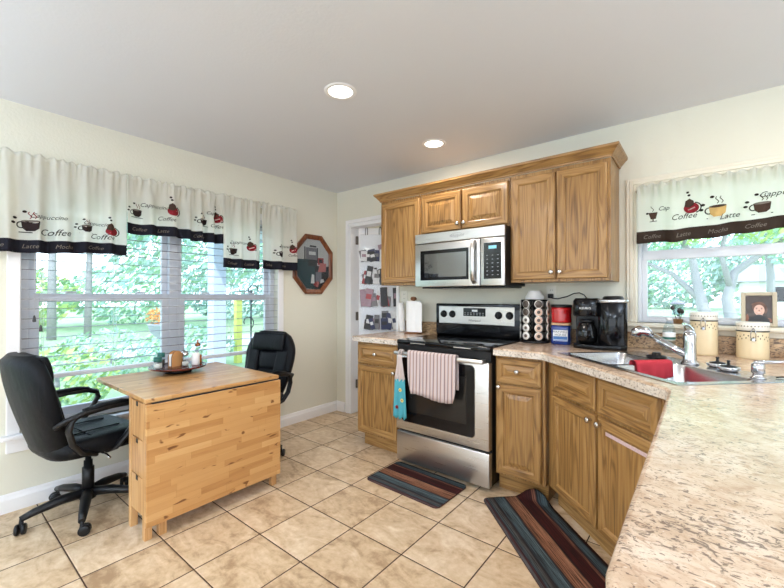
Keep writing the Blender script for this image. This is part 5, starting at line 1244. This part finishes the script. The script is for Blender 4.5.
# ------------------------------------------------------------------ valances
def valance(label, plane, a0, a1, ztop, zbot, bandh, motifs, depth, waves, bandm='valance_band', group=None, dip=0.0, ph=0.0, gather=0.0, amp=0.020):
    """plane 'x': hangs along y in front of the left wall; plane 'y': hangs along x in front of the back wall"""
    t = thing('valance', label, 'curtain', (0, 0, 0), 0, group); L = a1 - a0
    nu = max(40, int(L * 170)); lev = [0, 0.012, 0.022, 0.034, 0.05] + [0.05 + (ztop - zbot - bandh - 0.05) * k / 9 for k in range(1, 10)] + [ztop - zbot - bandh + bandh * k / 4 for k in range(1, 5)]
    rod = 0.034
    def surf(s, d, lift=0.0):
        u = s / L; f = max(0.0, (d - 0.05) / (ztop - zbot)); fold = 1.25 * math.sin(u * PI * 2 * waves + ph) + 0.45 * math.sin(u * PI * 2 * waves * 1.73 + 1.3 + ph)
        off = amp * fold * (0.25 + 0.75 * min(1, f * 1.4)) + 0.006 * math.sin(u * L * 130 + ph + 2 * math.sin(u * 7)) * max(0.0, 1 - f * 4)
        if d < 0.06: off += 0.010 * (1 - ((d - 0.028) / 0.032) ** 2) - 0.004 + 0.0055 * math.sin(u * L * 190 + 3 * math.sin(u * 9))
        z = ztop - d - dip * f * math.sin(u * PI * 2 * 0.8 + ph) * 0.5 - (0.008 * math.sin(u * L * 110 + ph + 2 * math.sin(u * 11)) if d < 0.02 else 0) - gather * f * 0.5 * (fold * 0.5)
        o_ = depth + off + lift; p_ = a0 + s
        return (o_, p_, z) if plane == 'x' else (p_, -o_, z)
    b = MB(); km, kb = b.mi('valance_white'), b.mi(bandm); nl = len(lev)
    mfun = lambda i, j: kb if j >= nl - 5 else km
    f_ = b.grid(nu, nl, lambda i, j: surf(L * i / (nu - 1), lev[j]), mfun); g_ = b.grid(nu, nl, lambda i, j: surf(L * i / (nu - 1), lev[j], -0.0012), mfun)
    for i in range(nu - 1):
        for j in (0, nl - 1): b.face([f_[i][j], f_[i + 1][j], g_[i + 1][j], g_[i][j]], mfun(i, j))
    for j in range(nl - 1):
        for i in (0, nu - 1): b.face([f_[i][j], f_[i][j + 1], g_[i][j + 1], g_[i][j]], mfun(i, j))
    b.build('fabric', t)
    # printed motifs: cups, coffee beans and words lying on the cloth
    up = 0.0028
    def on(p_, z, lift=up): return surf(min(max(p_ - a0, 0.001), L - 0.001), ztop - z, lift)
    def blob(cp, cz, pts, m, lift=up):
        k_ = b.mi(m); n_ = len(pts); mx_ = sum(x for x, z in pts) / n_; mz_ = sum(z for x, z in pts) / n_
        pts = [q for a_, c_ in zip(pts, pts[1:] + pts[:1]) for q in ((a_, ((a_[0] + c_[0]) / 2, (a_[1] + c_[1]) / 2)) if n_ < 10 else (a_,))]; n_ = len(pts)
        rg_ = [[b.bm.verts.new(on(cp + mx_ + (x - mx_) * f, cz + mz_ + (z - mz_) * f, lift)) for x, z in pts] for f in (0.3, 0.65, 1.0)]
        b.face(rg_[0], k_)
        for q in range(2):
            for i in range(n_): b.face([rg_[q][i], rg_[q][(i + 1) % n_], rg_[q + 1][(i + 1) % n_], rg_[q + 1][i]], k_)
    def ring_(rx, rz, n=14, a=0, a2=360): return [(rx * math.cos(R(a + (a2 - a) * k / n)), rz * math.sin(R(a + (a2 - a) * k / n))) for k in range(n if a2 - a == 360 else n + 1)]
    def stroke(cp, cz, pts, w, m):
        for (x0, z0), (x1, z1) in zip(pts[:-1], pts[1:]):
            d = math.hypot(x1 - x0, z1 - z0) or 1; nx, nz = -(z1 - z0) / d * w, (x1 - x0) / d * w
            b.poly3([on(cp + x, cz + z) for x, z in ((x0 - nx, z0 - nz), (x1 - nx, z1 - nz), (x1 + nx, z1 + nz), (x0 + nx, z0 + nz))], m)
    for kind, p_, z, sc in motifs:
        b = MB(); nm_ = 'printed_lettering'
        if kind == 'cup' or kind == 'tancup' or kind == 'darkcup':
            nm_ = 'printed_cup'
            m = {'cup': 'print_dark', 'tancup': 'print_tan', 'darkcup': 'print_brown'}[kind]
            blob(p_, z, [(-0.034 * sc, 0.022 * sc), (0.030 * sc, 0.022 * sc), (0.026 * sc, -0.012 * sc), (0.012 * sc, -0.024 * sc), (-0.016 * sc, -0.024 * sc), (-0.030 * sc, -0.010 * sc)], m)
            blob(p_, z, [(x * sc - 0.002 * sc, y * sc + 0.022 * sc) for x, y in ring_(0.032, 0.006)], 'print_grey' if kind != 'tancup' else 'print_brown', up * 1.5)
            stroke(p_, z, [(x * sc - 0.034 * sc, y * sc + 0.004 * sc) for x, y in ring_(0.014, 0.014, 8, 80, 290)], 0.0025 * sc, 'print_dark')
            stroke(p_, z, [(-0.042 * sc, -0.030 * sc), (0.036 * sc, -0.033 * sc)], 0.002 * sc, 'print_dark')
            for dx, dz in ((-0.062, 0.012), (-0.056, 0.034), (-0.022, 0.066)): blob(p_, z, [(x * sc + dx * sc, y * sc + dz * sc) for x, y in ring_(0.0085, 0.006, 10)], 'print_dark')
            for q in range(2): stroke(p_, z, [((-0.004 + q * 0.016 + 0.006 * math.sin(k * 1.5)) * sc, (0.034 + k * 0.008) * sc) for k in range(5)], 0.0016 * sc, 'print_red' if kind == 'cup' else 'print_brown')
        elif kind == 'red':
            nm_ = 'printed_coffee_pot'
            blob(p_, z, [(x * sc, y * sc - 0.006 * sc) for x, y in ring_(0.034, 0.028)], 'print_red'); blob(p_, z, [(-0.030 * sc, 0.004 * sc), (-0.026 * sc, 0.032 * sc), (-0.008 * sc, 0.044 * sc), (0.010 * sc, 0.030 * sc), (0.012 * sc, 0.010 * sc), (-0.008 * sc, -0.004 * sc)], 'print_brown', up * 1.6)
            stroke(p_, z, [(x * sc + 0.010 * sc, y * sc - 0.006 * sc) for x, y in ring_(0.032, 0.028, 10, -70, 80)], 0.0028 * sc, 'print_dark'); stroke(p_, z, [(-0.016 * sc, -0.016 * sc), (0.016 * sc, -0.004 * sc)], 0.003 * sc, 'valance_white')
            for dx, dz in ((-0.010, 0.062), (-0.016, 0.078)): blob(p_, z, [(x * sc + dx * sc, y * sc + dz * sc) for x, y in ring_(0.007, 0.006, 10)], 'print_dark')
        elif kind == 'glass':
            nm_ = 'printed_glass'
            blob(p_, z, [(-0.024 * sc, 0.024 * sc), (0.024 * sc, 0.024 * sc), (0.014 * sc, -0.016 * sc), (-0.012 * sc, -0.016 * sc)], 'print_brown'); stroke(p_, z, [(0, -0.016 * sc), (0, -0.030 * sc)], 0.004 * sc, 'print_grey'); stroke(p_, z, [(-0.018 * sc, -0.031 * sc), (0.02 * sc, -0.029 * sc)], 0.002 * sc, 'print_dark')
            stroke(p_, z, [((-0.004 + 0.008 * math.sin(k * 1.3)) * sc, (0.03 + k * 0.008) * sc) for k in range(5)], 0.0016 * sc, 'print_brown'); blob(p_, z, [(x * sc - 0.03 * sc, y * sc + 0.02 * sc) for x, y in ring_(0.008, 0.006, 10)], 'print_dark')
        else:
            put_text(b, kind, sc * 0.66, 'print_dark', lambda x, y: on(p_ + x, z + y), 0.35)
        b.build(nm_, t, normals=False)
    # damask-like letters woven in the dark band
    for q in range(int(L / 0.16)):
        pp = a0 + 0.08 + q * 0.16
        if pp < a1 - 0.05:
            b = MB(); put_text(b, ['Coffee', 'Latte', 'Mocha'][q % 3], 0.034, 'print_grey', lambda x, y: on(pp + x, zbot + bandh * 0.5 + y, up), 0.3); b.build('band_lettering', t, normals=False)
    return t
vr = thing('curtain_rod', 'slim white curtain rod above the left double window', 'curtain rod', (0.058, -1.66, 2.098))
b = MB(); b.tube([(0, -1.16, 0), (0, 1.02, 0)], 0.006, 'white_trim', 10); b.build('rod', vr)
for y in (-1.155, 1.015):
    b = MB(); b.tube([(-0.056, y, 0), (0.004, y, 0)], 0.008, 'white_trim', 8); b.build('bracket', vr)
vg_ = 'coffee-print valances on the left window'
valance('long coffee-print valance at the far left of the left window', 'x', -2.80, -2.062, 2.130, 1.548, 0.075, [('cup', -2.555, 1.705, 1.25), ('Cappuccino', -2.475, 1.765, 0.055), ('Coffee', -2.445, 1.672, 0.085), ('cup', -2.285, 1.71, 0.9), ('Cappuccino', -2.232, 1.748, 0.05), ('Coffee', -2.205, 1.662, 0.075), ('red', -2.150, 1.712, 1.1)], 0.078, 6, group=vg_, dip=0.03, ph=0.4)
valance('short coffee-print valance panel in the middle of the left window', 'x', -2.066, -1.634, 2.128, 1.722, 0.075, [('cup', -1.995, 1.872, 1.0), ('Cappuccino', -1.885, 1.935, 0.06), ('red', -1.758, 1.925, 1.25), ('Coffee', -1.805, 1.852, 0.065)], 0.076, 3.0, group=vg_, dip=0.015, ph=1.2)
valance('short gathered coffee-print valance panel right of the middle of the left window', 'x', -1.640, -1.366, 2.132, 1.715, 0.080, [('cup', -1.53, 1.872, 1.0), ('Cap', -1.478, 1.955, 0.055), ('red', -1.415, 1.925, 1.15), ('Coffee', -1.428, 1.853, 0.06)], 0.074, 3.0, group=vg_, dip=0.0, ph=2.2)
valance('long coffee-print valance panel right of the short ones on the left window', 'x', -1.372, -1.014, 2.134, 1.520, 0.080, [('cup', -1.275, 1.662, 1.05), ('Cappuccino', -1.215, 1.742, 0.055), ('red', -1.110, 1.716, 1.1)], 0.078, 2.8, group=vg_, ph=0.2)
valance('long coffee-print valance panel at right end of the left window, beside the octagon', 'x', -1.010, -0.628, 2.136, 1.528, 0.080, [('cup', -0.800, 1.672, 1.1), ('Espresso', -0.760, 1.755, 0.055), ('red', -0.664, 1.735, 1.1), ('Coffee', -0.668, 1.675, 0.05)], 0.080, 2.2, group=vg_, ph=1.0)
vr2 = thing('curtain_rod', 'slim brass curtain rod over the sink window', 'curtain rod', (3.42, -0.024, 1.962))
b = MB(); b.tube([(-0.545, 0, 0), (0.54, 0, 0)], 0.006, 'copper', 10); b.build('rod', vr2)
for x in (-0.544, 0.539):
    b = MB(); b.tube([(x, 0.028, 0), (x, 0, 0)], 0.007, 'copper', 8); b.build('bracket', vr2)
valance('coffee-print valance with brown border over the sink window', 'y', 2.878, 3.955, 1.992, 1.632, 0.072, [('glass', 2.966, 1.79, 1.0), ('Cap', 3.020, 1.832, 0.055), ('red', 3.158, 1.822, 1.1), ('Coffee', 3.120, 1.772, 0.07), ('tancup', 3.282, 1.780, 1.25), ('Latte', 3.330, 1.742, 0.065), ('darkcup', 3.470, 1.765, 1.15), ('Cappuccino', 3.555, 1.835, 0.065), ('red', 3.63, 1.80, 1.1), ('Coffee', 3.68, 1.74, 0.07), ('tancup', 3.80, 1.79, 1.1)], 0.054, 6, 'valance_band_brown', dip=0.04, ph=0.8, gather=0.02, amp=0.012)

# ------------------------------------------------------------------ ceiling lights and added fill lamps
def can(label, x, y, power, r=0.068):
    t = thing('recessed_light', label, 'ceiling light', (x, y, CZ), 0, 'recessed ceiling lights')
    b = MB(); b.lathe([(r, -0.002), (r + 0.002, -0.006), (r + 0.020, -0.005), (r + 0.024, -0.0005)], 'white_trim', (0, 0, 0), 32, cap=False); b.build('trim_ring', t)
    b = MB(); b.lathe([(r + .001, -0.002), (r * 0.5, -0.004), (0.004, -0.0045)], 'lamp_lens', (0, 0, 0), 28); b.build('lens', t)
    l = add_light('recessed_lamp', 'AREA', (0, 0, -0.012), power, WARM, r * 1.9, shape='DISK', rot=(0, 0, 0)); l.parent = t
can('round recessed ceiling light nearer the camera, above the open floor', 1.612, -1.481, CAN_KITCHEN)
can('round recessed ceiling light above the wall cabinets by the microwave', 1.620, -0.515, CAN_KITCHEN * 0.8)
for x, y in ((1.612, -2.90), (3.55, -1.05), (3.4, -4.2), (5.2, -2.6)): can('unseen recessed ceiling light added for fill beyond the kitchen', x, y, CAN_KITCHEN)  # extra lamps out of view, added to brighten the kitchen
can('added recessed ceiling light inside the pantry, brightening the door', 0.95, 0.62, 7.0)  # hidden lamp added to brighten the pantry door
for x, y, lab in ((5.3, -2.2, 'unseen torchiere uplight added for fill by the added terrace door'), (0.8, -4.6, 'unseen torchiere uplight added for fill by the left wall'), (4.4, -5.9, 'unseen torchiere uplight added for fill by the added patio door')):
    t = thing('fill_uplight', lab, 'lamp', (x, y, 0))  # uplights out of view, added to brighten the ceiling
    b = MB(); b.lathe([(0.14, 0), (0.14, 0.015), (0.02, 0.03)], 'black_plastic', (0, 0, 0), 24); b.build('base', t)
    b = MB(); b.tube([(0, 0, 0.02), (0, 0, 1.62)], 0.012, 'black_plastic', 10); b.build('pole', t)
    b = MB(); b.lathe([(0.02, 1.60), (0.08, 1.62), (0.15, 1.68), (0.19, 1.75), (0.185, 1.75), (0.14, 1.685), (0.02, 1.625)], 'silver_plastic', (0, 0, 0), 28); b.build('shade', t)
    l = add_light('fill_uplight_lamp', 'AREA', (0, 0, 1.735), FILL_UPLIGHT_POWER, (0.68, 0.84, 1.0), 0.30, shape='DISK', rot=(R(180), 0, 0)); l.parent = t
for x, y in ((2.2, -5.0), (4.8, -5.0)):  # panels out of view, added for extra fill light
    t = thing('fill_panel', 'unseen square ceiling panel added as fill light', 'ceiling light', (x, y, CZ), 0, 'added fill panels')
    b = MB(); b.box(-0.32, 0.32, -0.32, 0.32, -0.03, -0.0005, 'white_trim', 0.004); b.build('fill_panel_housing', t)
    b = MB(); b.box(-0.29, 0.29, -0.29, 0.29, -0.0325, -0.0302, 'fill_panel_lens'); b.build('fill_panel_diffuser', t)
    l = add_light('fill_panel_lamp', 'AREA', (0, 0, -0.04), FILL_PANEL_POWER, (0.70, 0.85, 1.0), 0.58); l.parent = t

# ------------------------------------------------------------------ outdoors
GZ = -0.08
b = MB(); b.box(-60, 40, 1.72, 60, GZ - 0.3, GZ, 'lawn_grass'); b.box(-60, -0.17, -30, 1.72, GZ - 0.3, GZ, 'lawn_grass'); o = b.build('ground_lawn'); structure(o)
b = MB(); b.box(RX + .16, 40, -40, 1.72, GZ - .3, GZ, 'concrete'); b.box(-.17, RX + .16, -40, RY - .16, GZ - .3, GZ, 'concrete'); structure(b.build('ground_patio'))
b = MB(); b.box(-9.2, -6.6, -25, 30, GZ, GZ + 0.02, 'concrete'); structure(b.build('ground_driveway'))
b = MB(); b.box(-3.4, -0.17, -0.9, 3.5, GZ, GZ + 0.05, 'concrete'); structure(b.build('ground_porch_slab'))
def leafcloud(mb, c, rx, ry, rz, n, size, mats, rg):
    c = Vector(c); ks = [mb.mi(m) for m in mats]
    for _ in range(n):
        while True:
            p = Vector((rg.uniform(-1, 1), rg.uniform(-1, 1), rg.uniform(-1, 1)))
            if 0.15 < p.length < 1: break
        p = p.normalized() * (p.length ** 0.55)
        q = c + Vector((p.x * rx, p.y * ry, p.z * rz)); s_ = size * rg.uniform(0.6, 1.4)
        u = Vector((rg.uniform(-1, 1), rg.uniform(-1, 1), rg.uniform(-1, 1))).normalized(); v = u.orthogonal().normalized(); w = u.cross(v)
        vs = [mb.bm.verts.new(q + v * s_), mb.bm.verts.new(q + w * s_ * 0.45), mb.bm.verts.new(q - v * s_), mb.bm.verts.new(q - w * s_ * 0.45)]
        f = mb.bm.faces.new(vs); f.material_index = rg.choice(ks)
def tree(label, x, y, trunks, crowns, mats, seed, leaf=0.10, group=None):
    rg = random.Random(seed); t = thing('garden_tree', label, 'tree', (x, y, GZ), 0, group)
    for tr_ in trunks:
        b = MB(); b.tube([p[:3] for p in tr_], [p[3] * 0.82 for p in tr_], 'bark', 9); b.build('trunk', t)
    b = MB()
    for (cx_, cy_, cz_, r1, r2, n) in crowns: leafcloud(b, (cx_, cy_, cz_), r1, r1, r2, n, leaf, mats, rg)
    b.build('foliage', t, normals=False)
def bush(label, x, y, r, h, n, mats, seed, leaf=0.06, group=None):
    rg = random.Random(seed); b = MB(); leafcloud(b, (0, 0, h * 0.5), r, r, h * 0.52, n, leaf, mats, rg)
    b.tube([(0, 0, 0), (0, 0, h * 0.6)], [0.05, 0.02], 'bark', 6)
    o = b.build('garden_bush', None, (x, y, GZ), normals=False); tag(o, label, 'bush', group)
# beyond the sink window: a big forked tree and background greenery
tree('large forked pale-barked tree in the middle of the sink window', 3.44, 8.5,
     [[(-0.12, 0, 0, 0.22), (-0.16, 0, 0.8, 0.17), (-0.30, 0.05, 1.5, 0.12), (-0.42, 0.0, 2.3, 0.09), (-0.9, 0.1, 3.3, 0.06), (-1.6, 0, 4.2, 0.04)],
      [(0.22, 0, 0, 0.20), (0.28, 0, 0.8, 0.15), (0.20, 0, 1.3, 0.13), (0.34, 0.1, 1.9, 0.10), (1.0, 0.1, 2.5, 0.07), (2.2, 0.2, 3.2, 0.04)],
      [(-0.2, 0, 1.2, 0.10), (-0.8, 0.2, 1.9, 0.07), (-1.5, 0.1, 2.3, 0.05), (-2.2, 0, 2.6, 0.03)], [(0.25, 0, 1.6, 0.08), (0.1, -0.1, 2.3, 0.06), (0.25, -0.2, 3.2, 0.04)]],
     [(-1.2, 0, 3.7, 1.5, 0.8, 1500), (0.8, 0.0, 3.9, 1.5, 0.8, 1400), (-1.9, 0.1, 2.6, 0.5, 0.3, 220), (0.9, -0.2, 2.75, 0.6, 0.25, 260), (1.6, 0, 2.55, 0.5, 0.22, 200), (-0.5, -0.3, 2.8, 0.6, 0.25, 200)], ['leaf_yellow', 'leaf_green', 'leaf_yellow'], 3, 0.075)
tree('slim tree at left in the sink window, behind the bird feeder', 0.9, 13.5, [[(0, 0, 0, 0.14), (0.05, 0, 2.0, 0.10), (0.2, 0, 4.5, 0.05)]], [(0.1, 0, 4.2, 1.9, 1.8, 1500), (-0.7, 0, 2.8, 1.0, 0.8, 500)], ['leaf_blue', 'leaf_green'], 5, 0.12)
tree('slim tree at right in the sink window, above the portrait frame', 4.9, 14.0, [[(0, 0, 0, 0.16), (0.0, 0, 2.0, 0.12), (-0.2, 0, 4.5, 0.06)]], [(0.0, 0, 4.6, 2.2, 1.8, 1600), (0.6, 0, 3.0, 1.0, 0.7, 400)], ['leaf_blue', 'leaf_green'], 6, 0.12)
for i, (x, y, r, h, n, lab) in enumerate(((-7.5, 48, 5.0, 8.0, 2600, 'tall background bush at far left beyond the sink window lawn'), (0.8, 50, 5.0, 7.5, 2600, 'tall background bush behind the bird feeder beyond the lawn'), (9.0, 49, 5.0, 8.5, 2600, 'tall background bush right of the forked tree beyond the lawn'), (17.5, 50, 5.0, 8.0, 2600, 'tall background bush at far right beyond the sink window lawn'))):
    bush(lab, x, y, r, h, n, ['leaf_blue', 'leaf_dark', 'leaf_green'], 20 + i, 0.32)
hs = thing('house', 'low white neighbouring house with grey roof beyond the sink window trees', 'house', (10.5, 34, GZ))
b = MB(); b.box(-5, 5, 0, 4, 0, 2.4, 'house_wall'); b.build('wall', hs)
b = MB(); b.loft([[Vector((x, -0.5, 2.4)), Vector((x, 2, 3.7)), Vector((x, 4.5, 2.4))] for x in (-5.4, 5.4)], 'house_roof', True, False); b.build('roof', hs)
for x in (-3, 0.2, 3):
    b = MB(); b.box(x - 0.5, x + 0.5, -0.04, 0.02, 1.0, 2.0, 'black_gloss', 0.01); b.build('window', hs)
bf = thing('bird_feeder', 'green lantern-shaped bird feeder on a pole outside the sink window', 'bird feeder', (2.912, 4.5, GZ))
b = MB(); b.tube([(0, 0, 0), (0, 0, 1.07)], 0.014, 'iron', 8); b.build('pole', bf)
b = MB(); b.lathe([(0.075, 0), (0.085, 0.01), (0.072, 0.02), (0.072, 0.16), (0.08, 0.165)], 'feeder_green', (0, 0, 1.07), 12); b.build('body', bf)
b = MB(); b.lathe([(0.115, 0.165), (0.06, 0.205), (0.012, 0.222), (0.012, 0.24)], 'feeder_roof', (0, 0, 1.07), 12); b.build('roof', bf)
# beyond the left window: porch column, eave, trees, planter
pcn = thing('porch_column', 'pale porch column outside the right half of the left window', 'column', (-2.6, -0.07, GZ + 0.05))
b = MB(); b.box(-0.10, 0.10, -0.10, 0.10, 0, 2.42, 'post_paint', 0.01); b.build('shaft', pcn)
b = MB(); b.box(-0.13, 0.13, -0.13, 0.13, 0, 0.14, 'post_paint', 0.008); b.build('plinth', pcn)
b = MB(); b.box(-0.13, 0.13, -0.13, 0.13, 2.28, 2.42, 'post_paint', 0.008); b.build('capital', pcn)
pr = thing('porch_roof', 'pale porch roof over the slab outside the left window', 'roof', (-1.9, 1.6, 2.29))
b = MB(); b.box(-1.2, 1.72, -1.95, 2.0, 0, 0.10, 'soffit'); b.build('soffit', pr)
b = MB(); b.box(-1.26, -1.2, -2.0, 2.0, -0.02, 0.26, 'post_paint', 0.004); b.box(-1.2, 1.72, -2.0, -1.95, -0.02, 0.26, 'post_paint', 0.004); b.build('fascia', pr)
pcn2 = thing('porch_column', 'second porch column far along the slab, past the first column', 'column', (-2.6, 3.2, GZ + 0.05))
b = MB(); b.box(-0.10, 0.10, -0.10, 0.10, 0, 2.42, 'post_paint', 0.01); b.build('shaft', pcn2)
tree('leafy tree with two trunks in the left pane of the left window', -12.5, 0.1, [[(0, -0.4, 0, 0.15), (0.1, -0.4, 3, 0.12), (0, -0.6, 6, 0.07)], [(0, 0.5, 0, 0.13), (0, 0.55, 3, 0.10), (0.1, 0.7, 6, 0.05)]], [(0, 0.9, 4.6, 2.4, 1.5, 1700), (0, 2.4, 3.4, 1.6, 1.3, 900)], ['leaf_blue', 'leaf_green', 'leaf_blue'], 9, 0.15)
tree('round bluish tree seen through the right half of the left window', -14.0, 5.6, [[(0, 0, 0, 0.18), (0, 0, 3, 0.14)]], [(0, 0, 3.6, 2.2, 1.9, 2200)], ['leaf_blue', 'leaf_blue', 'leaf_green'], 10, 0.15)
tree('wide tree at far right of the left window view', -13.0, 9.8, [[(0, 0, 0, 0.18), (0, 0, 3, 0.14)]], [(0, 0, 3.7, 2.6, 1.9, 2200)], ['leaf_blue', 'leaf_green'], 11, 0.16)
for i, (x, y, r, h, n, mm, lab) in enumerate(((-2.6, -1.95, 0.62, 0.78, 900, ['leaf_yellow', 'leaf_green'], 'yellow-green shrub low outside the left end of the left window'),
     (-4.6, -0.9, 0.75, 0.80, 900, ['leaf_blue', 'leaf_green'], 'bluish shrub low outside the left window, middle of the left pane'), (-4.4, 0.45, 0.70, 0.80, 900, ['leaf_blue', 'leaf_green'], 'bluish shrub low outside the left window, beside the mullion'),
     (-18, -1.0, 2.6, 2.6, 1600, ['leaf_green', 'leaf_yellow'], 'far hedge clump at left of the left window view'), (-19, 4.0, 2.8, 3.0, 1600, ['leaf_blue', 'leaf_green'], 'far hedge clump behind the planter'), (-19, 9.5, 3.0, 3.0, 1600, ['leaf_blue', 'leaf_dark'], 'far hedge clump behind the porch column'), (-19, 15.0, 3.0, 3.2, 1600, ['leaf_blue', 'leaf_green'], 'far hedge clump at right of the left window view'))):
    bush(lab, x, y, r, h, n, mm, 40 + i, 0.05 if r < 1 else 0.16)
pn = thing('flower_planter', 'grey urn planter with orange flowers across the driveway', 'planter', (-5.6, 0.33, GZ))
b = MB(); b.lathe([(0.16, 0), (0.16, 0.30), (0.20, 0.34), (0.10, 0.38), (0.12, 0.46), (0.27, 0.62), (0.31, 0.76), (0.33, 0.78), (0.28, 0.79), (0.05, 0.76)], 'planter', (0, 0, 0), 22); b.build('urn', pn)
b = MB(); leafcloud(b, (0, 0, 0.93), 0.36, 0.36, 0.20, 420, 0.05, ['flower_orange', 'flower_orange', 'leaf_green'], random.Random(4)); b.build('flowers', pn, normals=False)
ym = thing('yellow_post', 'yellow post with dark cap standing beside the porch column', 'post', (-4.2, 1.18, GZ))
b = MB(); b.box(-0.06, 0.06, -0.06, 0.06, 0, 1.28, 'yellow_paint', 0.005); b.build('post', ym)
b = MB(); b.box(-0.08, 0.08, -0.08, 0.08, 1.28, 1.38, 'iron', 0.02); b.build('cap', ym)
ih = thing('plant_hanger', 'dark scrolled iron plant hanger outside the right end of the left window', 'plant hanger', (-0.55, -0.73, GZ))
b = MB(); b.tube([(0, 0, 0), (0, 0, 1.42)], 0.008, 'iron', 8); b.build('stake', ih)
b = MB()
for z, s_ in ((1.30, 1), (1.02, 1), (1.36, -1)):
    b.tube([(0, s_ * (0.09 * math.sin(R(a)) * (a / 300)), z + 0.09 * (1 - math.cos(R(a))) * (a / 300)) for a in range(0, 301, 20)], 0.005, 'iron', 6)
b.build('scroll', ih)
bpy.context.view_layer.update()
